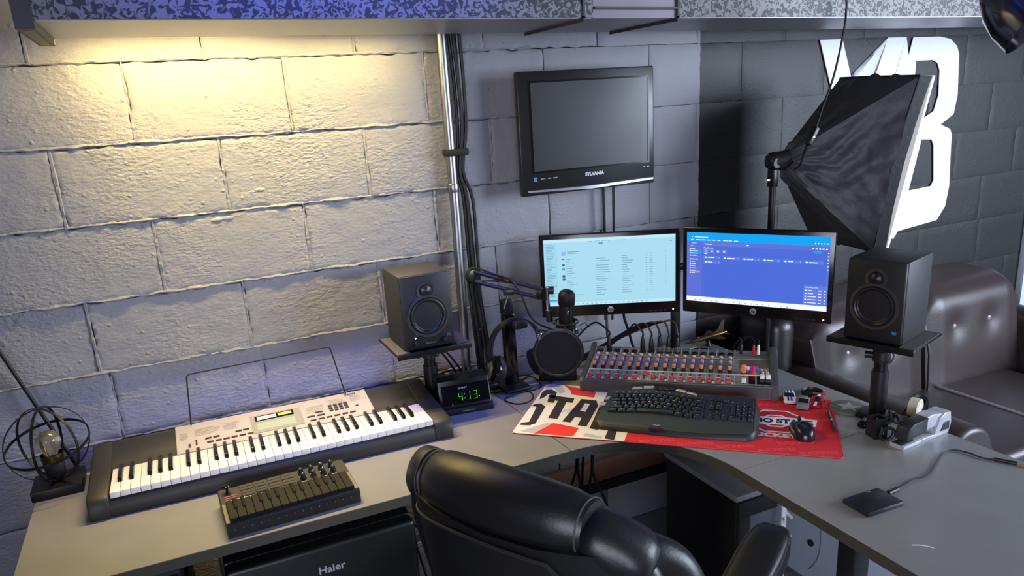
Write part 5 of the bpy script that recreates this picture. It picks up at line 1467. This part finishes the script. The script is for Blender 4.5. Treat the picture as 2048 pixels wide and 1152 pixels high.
sweep([cy_(.205, .955, .0), cy_(.236, .92, -.006), cy_(.250, .86, -.014), cy_(.255, .78, -.018), cy_(.254, .66, -.018), cy_(.25, .54, -.016)], (.036, .036), 'side_bolster', .95)
sweep([cy_(.215, .955, .02), cy_(.258, .92, .045), cy_(.280, .87, .052), cy_(.288, .81, .052), cy_(.286, .70, .05), cy_(.27, .56, .05)], (.038, .040), 'side_bolster', 1.0)
pad(Vector((-.252, curve_y(.25, .78) + .030, .78)), .040, .055, .20, Euler((R(9), R(-4), 0)), 'side_bolster')
pad(Vector((0, curve_y(0, .76) + .075, .745)), .19, .05, .22, Euler((R(9), 0, 0)), 'lumbar_cushion', LEA, .5)
# piping where roll meets the shell
pts = []
for i in range(25):
    x = -.245 + .435 * i / 24
    z = .962 - .62 * x * x - (.02 if i > 20 else 0)
    pts.append((x, curve_y(x, z) - .056 * (1 - min(1, abs(x) / .26) ** 6) ** .7 - .001, z))
B().tube(pts, .0042, 7, smooth=2).obj('piping', mat('piping_black', '2b2a27', .4), ch)
pts = [(.215, curve_y(.215, .93) - .046, .905), (.232, curve_y(.23, .85) - .038, .86), (.241, curve_y(.24, .75) - .03, .76), (.244, curve_y(.24, .6) - .028, .60), (.235, curve_y(.235, .5) - .03, .48)]
B().tube(pts, .0042, 7, smooth=6).obj('piping', MATS['piping_black'], ch)
# seat, arms, column, base
pad(Vector((0, .33, .475)), .27, .27, .065, Euler((0, 0, 0)), 'seat', LEA, .4)
def armrest(s, dy=0, dz_=0):
    pad(Vector((s * .262, .47 + dy, .655 + dz_)), .050, .165, .038, Euler((R(14), 0, 0)), 'armrest_pad', LEA, .55, seam=True)
    o1 = B().tube([(s * .262, .30, .60), (s * .285, .28, .52), (s * .25, .30, .42), (s * .15, .33, .40)], .017, 10, smooth=5).obj('armrest_frame', BMET, ch)
    o2 = B().tube([(s * .262, .56, .635), (s * .285, .54, .54), (s * .25, .45, .42), (s * .15, .38, .40)], .017, 10, smooth=5).obj('armrest_frame', BMET, ch)
    for o_ in (o1, o2): o_.location = (0, dy, dz_)
armrest(1); armrest(-1, -.14, -.05)
B().cyl((0, .33, .41), (0, .33, .09), .028, n=16).obj('gas_column', BMET, ch)
B().box((0, .33, .415), (.26, .26, .02), bev=.004).obj('seat_plate', BMET, ch)
for k in range(5):
    a = R(72 * k + 10)
    lg = B().tube([(0, .33, .11), (.29 * math.cos(a), .33 + .29 * math.sin(a), .065)], .022, 8, r2=.014).obj('base_leg', BLK, ch)
    B().lathe([(.026, -.022), (.03, -.018), (.03, .018), (.026, .022)], 16, Matrix.Translation((.29 * math.cos(a), .33 + .29 * math.sin(a), .031)) @ Matrix.Rotation(a, 4, 'Z') @ Matrix.Rotation(R(90), 4, 'X')).obj('caster', BLK, lg)
B().box((0, .07, .45), (.08, .10, .04), bev=.005).obj('back_bracket', BMET, ch)

# ================================================================== LEATHER SOFA
BRN = mat('brown_leather', '3d3333', .38, var=.10, vs=6, bump=.18, bs=140, bd=.0015)
sf = thing('sofa', 'brown leather sofa with button tufted back beside the desk', 'sofa', (1.93, -.05, 0))
def cush(c, d, name, bev=.03, rot=None, m_=BRN):
    return B().box(c, d, bev=bev, seg=4, rot=rot).obj(name, m_, sf, ang=60)
cush((.76, -.45, .16), (1.50, .82, .28), 'base', .015)
cush((.73, -.50, .375), (1.0, .76, .15), 'seat_cushion', .035)
rb = Euler((R(9), 0, 0))
BTM = mat('sofa_button', '8d8689', .4, metal=.2)
def tuft(x0, x1, nm, z1):
    # back cushion with button dimples
    w_ = x1 - x0; bx = [x0 + w_ * .30, x0 + w_ * .66]; bzs = [.17]
    yb, yf = -.06, -.30
    def f(u, v):
        x = x0 + .012 + (w_ - .024) * u; z = .40 + (z1 - .40) * v
        e = min(u, 1 - u) * 2; e2 = min(1, (1 - v) * 5, v * 8)
        y = yf - .055 * (1 - v) + .0 - .018 * (min(1, e * 3.5)) * min(1, e2)
        y += .07 * max(0, v - .86) ** 2 / .0196
        zc = z1 - .10 * max(0, (abs(u - .5) * 2 - .72) / .28) ** 2.5 * (v ** 3)
        for b_ in bx:
            r2 = ((x - b_) ** 2 + (z - .68) ** 2)
            y += .014 * math.exp(-r2 / .0026)
        return Vector((x, y, .40 + (zc - .40) * v))
    b = B(); b.surf(f, 36, 26)
    bnd = [e for e in b.bm.edges if len(e.link_faces) == 1]
    r_ = bmesh.ops.extrude_edge_only(b.bm, edges=bnd)
    for v in r_['geom']:
        if isinstance(v, bmesh.types.BMVert): v.co.y = yb
    o = b.obj(nm, BRN, sf, ang=50)
    for b_ in bx:
        y = f((b_ - x0 - .012) / (w_ - .024), (.68 - .40) / (z1 - .40)).y
        B().lathe([(.012, 0), (.011, .005), (.006, .008), (.0003, .009)], 14, fr((b_, y + .003, .68), (1, 0, 0), (0, 0, 1)), capb=False).obj('button', BTM, o)
    B().tube([(x0 + .012, -.30, .86 - .1), (x0 + .012, -.35, .6), (x0 + .012, -.36, .43)], .006, 6).obj('welt', BRN, o)
tuft(.13, .73, 'back_cushion', .86)
tuft(.73, 1.33, 'back_cushion', .86)
# rolled arms
def arm(x, nm):
    b = B(); prof = []
    for k in range(17):
        a = math.pi * k / 16
        prof.append((x + .105 * math.cos(a), .565 + .095 * math.sin(a)))
    prof = [(x + .105, .03)] + prof + [(x - .105, .03)]
    b.prism(prof, .03, .96, fr((0, 0, 0), (1, 0, 0), (0, 0, 1)), bev=.02, seg=3)
    b.obj(nm, BRN, sf, ang=50)
arm(.125, 'arm'); arm(1.46, 'arm')
cush((.06, -.16, .45), (.12, .22, .80), 'back_corner', .05, m_=mat('dark_brown_leather', '221d1e', .35, bump=.15, bs=140))
for x, y in ((.06, -.12), (1.5, -.12), (.06, -.8), (1.5, -.8)):
    B().cyl((x, y, 0), (x, y, .03), .025, n=12).obj('foot', BLK, sf)
B().tube([(.79, -.20, .4535), (.795, -.5, .4535), (.80, -.86, .4505)], .006, 6).obj('seat_seam', mat('seam_pale', 'aaa4ac', .4), sf)

# ================================================================== SOFTBOX ON STAND
FAB = mat('softbox_nylon', '57575c', .42, var=.12, vs=10, bump=.35, bs=26, bd=.006)
_k = .893
def sbp(x, y, z): return CAM + (Vector((x, y, z)) - CAM) * _k
nt, ft, nb, fb = sbp(2.520, -.410, 1.668), sbp(2.603, .015, 1.679), sbp(2.425, -.355, 1.045), sbp(2.52, .06, 1.06)
ap = sbp(2.129, -.081, 1.395)
_ax = ((nt + ft + nb + fb) / 4 - ap).normalized()
nt, ft, nb, fb = (c_ - _ax * .046 for c_ in (nt, ft, nb, fb))
sb = thing('softbox', 'black fabric softbox photo light on a stand in front of the painted letters', 'softbox', ap)
axs = ((nt + ft + nb + fb) / 4 - ap).normalized()
x_ = (ft - nt).normalized()
rear = [ap + ((c - ap) * .10) - axs * .0 for c in (nt, ft, fb, nb)]
front = [nt, ft, fb, nb]
names = ['top_panel', 'far_panel', 'bottom_panel', 'near_panel']
cen = (nt + ft + nb + fb) / 4
for i in range(4):
    a0, a1 = rear[i], rear[(i + 1) % 4]; b0, b1 = front[i], front[(i + 1) % 4]
    mid = ((b0 + b1) / 2 - cen).normalized()
    def f(u, v, a0=a0, a1=a1, b0=b0, b1=b1, mid=mid, i=i):
        p = (a0 * (1 - u) + a1 * u) * (1 - v) + (b0 * (1 - u) + b1 * u) * v
        sag = -.020 * math.sin(math.pi * u) * math.sin(math.pi * v * .9)
        ridge = .030 * max(0, 1 - abs(u - .5) / .5) * (1 - .5 * v)
        wr = .011 * noise.noise(Vector((u * 4 + i * 7, v * 5 - u * 5, i))) + .006 * noise.noise(Vector((u * 14, v * 9 + u * 8, i + 4)))
        bow = axs * (-.016 * math.sin(math.pi * u) * v)
        return p + mid * (sag + ridge + wr * math.sin(math.pi * u) ** .5) + bow - ap
    b = B(); b.surf(f, 34, 34)
    r_ = bmesh.ops.solidify(b.bm, geom=b.bm.faces[:], thickness=.0015)
    b.obj(names[i], FAB, sb, ang=60)
# rim band and white diffuser
for i in range(4):
    b0, b1 = front[i] - ap, front[(i + 1) % 4] - ap
    q = lambda p: p + axs * .042
    def f(u, v, b0=b0, b1=b1):
        p = b0 * (1 - u) + b1 * u + axs * (-.016 * math.sin(math.pi * u))
        return p + axs * (.044 * v + .002 * noise.noise(Vector((u * 20, v * 3, b0.x))))
    b = B(); b.surf(f, 20, 4); bmesh.ops.solidify(b.bm, geom=b.bm.faces[:], thickness=.002)
    b.obj('rim_band', mat('softbox_rim', '1e1e21', .5, var=.15, bump=.4, bs=60), sb, ang=60)
    B().tube([b0, (b0 + b1) / 2 - axs * .016, b1], .0035, 6, smooth=4).obj('frame_rod', BLKM, sb)
inset = [cen - ap + axs * .046 + (c - cen) * 1.006 for c in front]
B()._add([], [])
b = B(); b._add(inset + [p + axs * .008 for p in inset], [(3, 2, 1, 0), (4, 5, 6, 7), (0, 1, 5, 4), (1, 2, 6, 5), (2, 3, 7, 6), (3, 0, 4, 7)])
b.obj('diffuser', mat('diffuser_white', 'e9e9ea', .8, emit='ffffff', es=.35), sb, smooth=False)
B().lathe([(.024, -.03), (.03, -.02), (.034, .03), (.036, .045)], 18, fr((0, 0, 0), (0, 0, 1), axs.cross(Vector((0, 0, 1)))) ).obj('socket', BLK, sb)
sd = thing('light_stand', 'black tripod light stand carrying the softbox behind the desk', 'light stand', (ap.x - .018, ap.y - .006, 0))
hz = ap.z
B().cyl((0, 0, .30), (0, 0, hz - .07), .0115, n=14).obj('pole', BMET, sd)
B().cyl((0, 0, .12), (0, 0, .75), .015, n=14).obj('lower_pole', BLK, sd)
B().box((0, 0, hz - .055), (.024, .03, .06), bev=.004).obj('tilt_bracket', BMET, sd)
B().cyl((-.03, 0, hz - .06), (-.012, 0, hz - .06), .006, n=10).obj('wing_screw', CHROME, sd)
B().cyl((0, -.02, hz - .005), (0, .02, hz - .005), .017, n=16).obj('tilt_joint', BMET, sd)
for k in range(3):
    a = R(-100 + 120 * k)
    rr = .30 if k == 0 else .040
    B().tube([(.012 * math.cos(a), .012 * math.sin(a), .55), (rr * math.cos(a), rr * math.sin(a), .008)], .008, 8).obj('leg', BMET, sd)
    B().tube([(.012 * math.cos(a), .012 * math.sin(a), .2), (rr * .6 * math.cos(a), rr * .6 * math.sin(a), .22)], .005, 6).obj('brace', BMET, sd)
# cord with inline switch dropping from the ceiling onto the softbox
cd_ = thing('switch_cord', 'thin black cord with inline switch hanging from above the softbox', 'cable')
P = [ony(1694, -60, -.53), ony(1693, 10, -.53), ony(1688, 60, -.53), ony(1668, 150, -.54), ony(1645, 215, -.555), ony(1632, 255, -.57)]
B().tube([Vector((P[0].x, P[0].y, 2.5))] + P, .0032, 7, smooth=5).obj('cord', CABLE, cd_)
sw = ony(1624, 272, -.575); sdir = (ony(1632, 255, -.575) - ony(1614, 292, -.575)).normalized()
B().box(sw, (.022, .016, .058), bev=.004, rot=sdir.to_track_quat('Z', 'Y').to_matrix()).obj('switch', BLK, cd_)
B().lathe([(.006, 0), (.005, .003), (.0003, .0035)], 12, fr(sw + Vector((-.003, -.008, -.004)), (1, 0, 0), (0, 0, 1))).obj('switch_button', BLKG, cd_)
B().tube([ony(1614, 290, -.575), ony(1606, 312, -.54), ony(1600, 330, -.52), ony(1590, 338, -.47)], .0032, 7, smooth=5).obj('cord', CABLE, cd_)

# ================================================================== HANGING METAL LAMP SHADE
P0 = CAM + px_ray(1972, -36) * 1.9; P1 = CAM + px_ray(2082, 36) * 1.84
ax = (P1 - P0).normalized()
hl = thing('hanging_lamp', 'polished dark metal lamp shade hanging at the end of the duct', 'lamp', P0)
HLM = mat('polished_dark_metal', '6c6a70', .14, metal=1.0)
Ml = ax.to_track_quat('Z', 'Y').to_matrix().to_4x4()
B().lathe([(.018, -.05), (.026, -.045), (.028, .0), (.034, .012), (.05, .03), (.075, .065), (.092, .11), (.1, .16), (.098, .16), (.09, .11), (.072, .066), (.045, .03)], 48, Ml, capt=False).obj('shade', HLM, hl)
B().lathe([(.0275, -.012), (.0300, -.010), (.0300, -.004), (.0275, -.002)], 32, Ml, capb=False, capt=False).obj('ring', CHROME, hl)
B().lathe([(.0345, .010), (.0365, .012), (.0365, .017), (.0345, .019)], 32, Ml, capb=False, capt=False).obj('ring', CHROME, hl)
B().lathe([(.012, .03), (.02, .05), (.028, .08), (.024, .105), (.0005, .115)], 20, Ml).obj('bulb', mat('frosted_bulb', 'e8e6e0', .4), hl)
B().tube([-ax * .05, -ax * .12 + Vector((0, 0, .05)), Vector((-.16, 0, .3)), Vector((-.16, 0, 2.52 - P0.z))], .009, 10, smooth=6).obj('arm', HLM, hl)

# ================================================================== UNDER THE DESK
fg = thing('mini_fridge', 'black compact fridge under the desk below the piano keyboard', 'fridge', (.205, -.61, 0))
FRM = mat('fridge_black', '08080a', .42, var=.05)
B().box((0, .27, .335), (.47, .46, .62), bev=.006).obj('cabinet', FRM, fg)
dr = B().box((0, .02, .335), (.47, .05, .62), bev=.012, seg=3).obj('door', FRM, fg)
text('logo', 'Haier', .030, mat('logo_grey', '9a9aa0', .4), dr, fr((.01, -.0055, .578), (1, 0, 0), (0, 0, 1)), offs=.0006)
for x in (-.19, .19):
    for y in (.08, .46): B().cyl((x, y, 0), (x, y, .03), .015, n=10).obj('foot', BLK, fg)
cbn = thing('computer_tower', 'black computer tower with grey front bays under the desk corner', 'computer', (1.275, -.88, 0))
B().box((.068, .165, .30), (.136, .32, .56), bev=.003).obj('body', mat('cabinet_black', '0d0d10', .5), cbn)
B().box((.068, .165, .588), (.144, .335, .018), bev=.003).obj('top', mat('lit_tower_top', '908e92', .45, var=.08), cbn)  # top coloured pale in place of light missing under the desk
B().box((.068, .0, .555), (.14, .022, .05), bev=.003).obj('top_bezel', BLKM, cbn)
B().box((.022, .002, .28), (.034, .02, .50), bev=.003).obj('side_bezel', BLKM, cbn)
for i in range(6):
    B().box((.090, .002, .500 - i * .062), (.092, .018, .058), bev=.002).obj('drive_bay', mat('drawer_grey', '5a5e66', .4), cbn)
for x in (.02, .116):
    for y in (.03, .30): B().cyl((x, y, 0), (x, y, .02), .012, n=10).obj('foot', BLK, cbn)
mp2 = thing('wire_rack', 'narrow white metal rack strip with hooks below the curved desk edge', 'rack', (1.428, -.90, 0))
B().box((0, 0, .36), (.016, .006, .50), bev=.001, seg=1).obj('upright', WHITE, mp2)
for z in (.50, .42, .34): B().tube([(-.002, -.002, z), (-.018, -.02, z - .004), (-.024, -.026, z + .004)], .003, 6).obj('hook', WHITE, mp2)
for z in (.52, .46): B().tube([(.0, .003, z), (.05, .02, z - .05)], .005, 6).obj('brace', WHITE, mp2)
wp = thing('white_panel', 'pale blue white panel board under the right of the desk', 'panel', (1.797, -1.02, 0))
B().box((0, 0, .33), (.016, 1.10, .62), bev=.002).obj('board', mat('pale_panel', 'c3cede', .55, var=.03), wp)
kp = onx(1623, 1086, 1.787) - Vector((1.797, -1.02, 0))
B().lathe([(.011, 0), (.010, .008), (.005, .011), (.0003, .012)], 14, fr(kp, (0, 1, 0), (0, 0, 1)) @ Matrix.Rotation(math.pi, 4, 'X')).obj('knob', BLKM, wp)
cp = [onx(u, v, 1.786) - Vector((1.797, -1.02, 0)) for u, v in ((1643, 1062), (1642, 1090), (1638, 1112), (1628, 1130), (1618, 1138))]
B().tube(cp, .0022, 6, smooth=5).obj('wire', mat('pale_wire', '8f98a2', .5), wp)
uc = thing('hanging_cables', 'tangle of black cables hanging under the middle of the curved desk edge', 'cable')
rg = random.Random(9)
for k in range(5):
    p = Vector((1.00 + k * .012, -.48 - k * .01, .71)); pts = [p]
    for j in range(1, 6): pts.append(p + Vector((rg.uniform(-.035, .035) * j * .4, rg.uniform(-.02, .05), -.13 * j)))
    pts[-1].z = .01
    B().tube(pts, .0045, 6, smooth=5).obj('cable', CABLE, uc)
fc_ = thing('fridge_cable', 'black power cord trailing behind the fridge to the floor', 'cable')
for k, (a_, b_) in enumerate((((855, 1030), (825, 1062)), ((850, 1068), (900, 1110)))):
    p, q = ony(*a_, -.03), ony(*b_, -.05)
    B().tube([p + Vector((.04, 0, .25)), p, (p + q) / 2 + Vector((0, -.02, -.01)), q, Vector((q.x + .03, -.15, .01))], .0042, 6, smooth=5).obj('cable', CABLE, fc_)
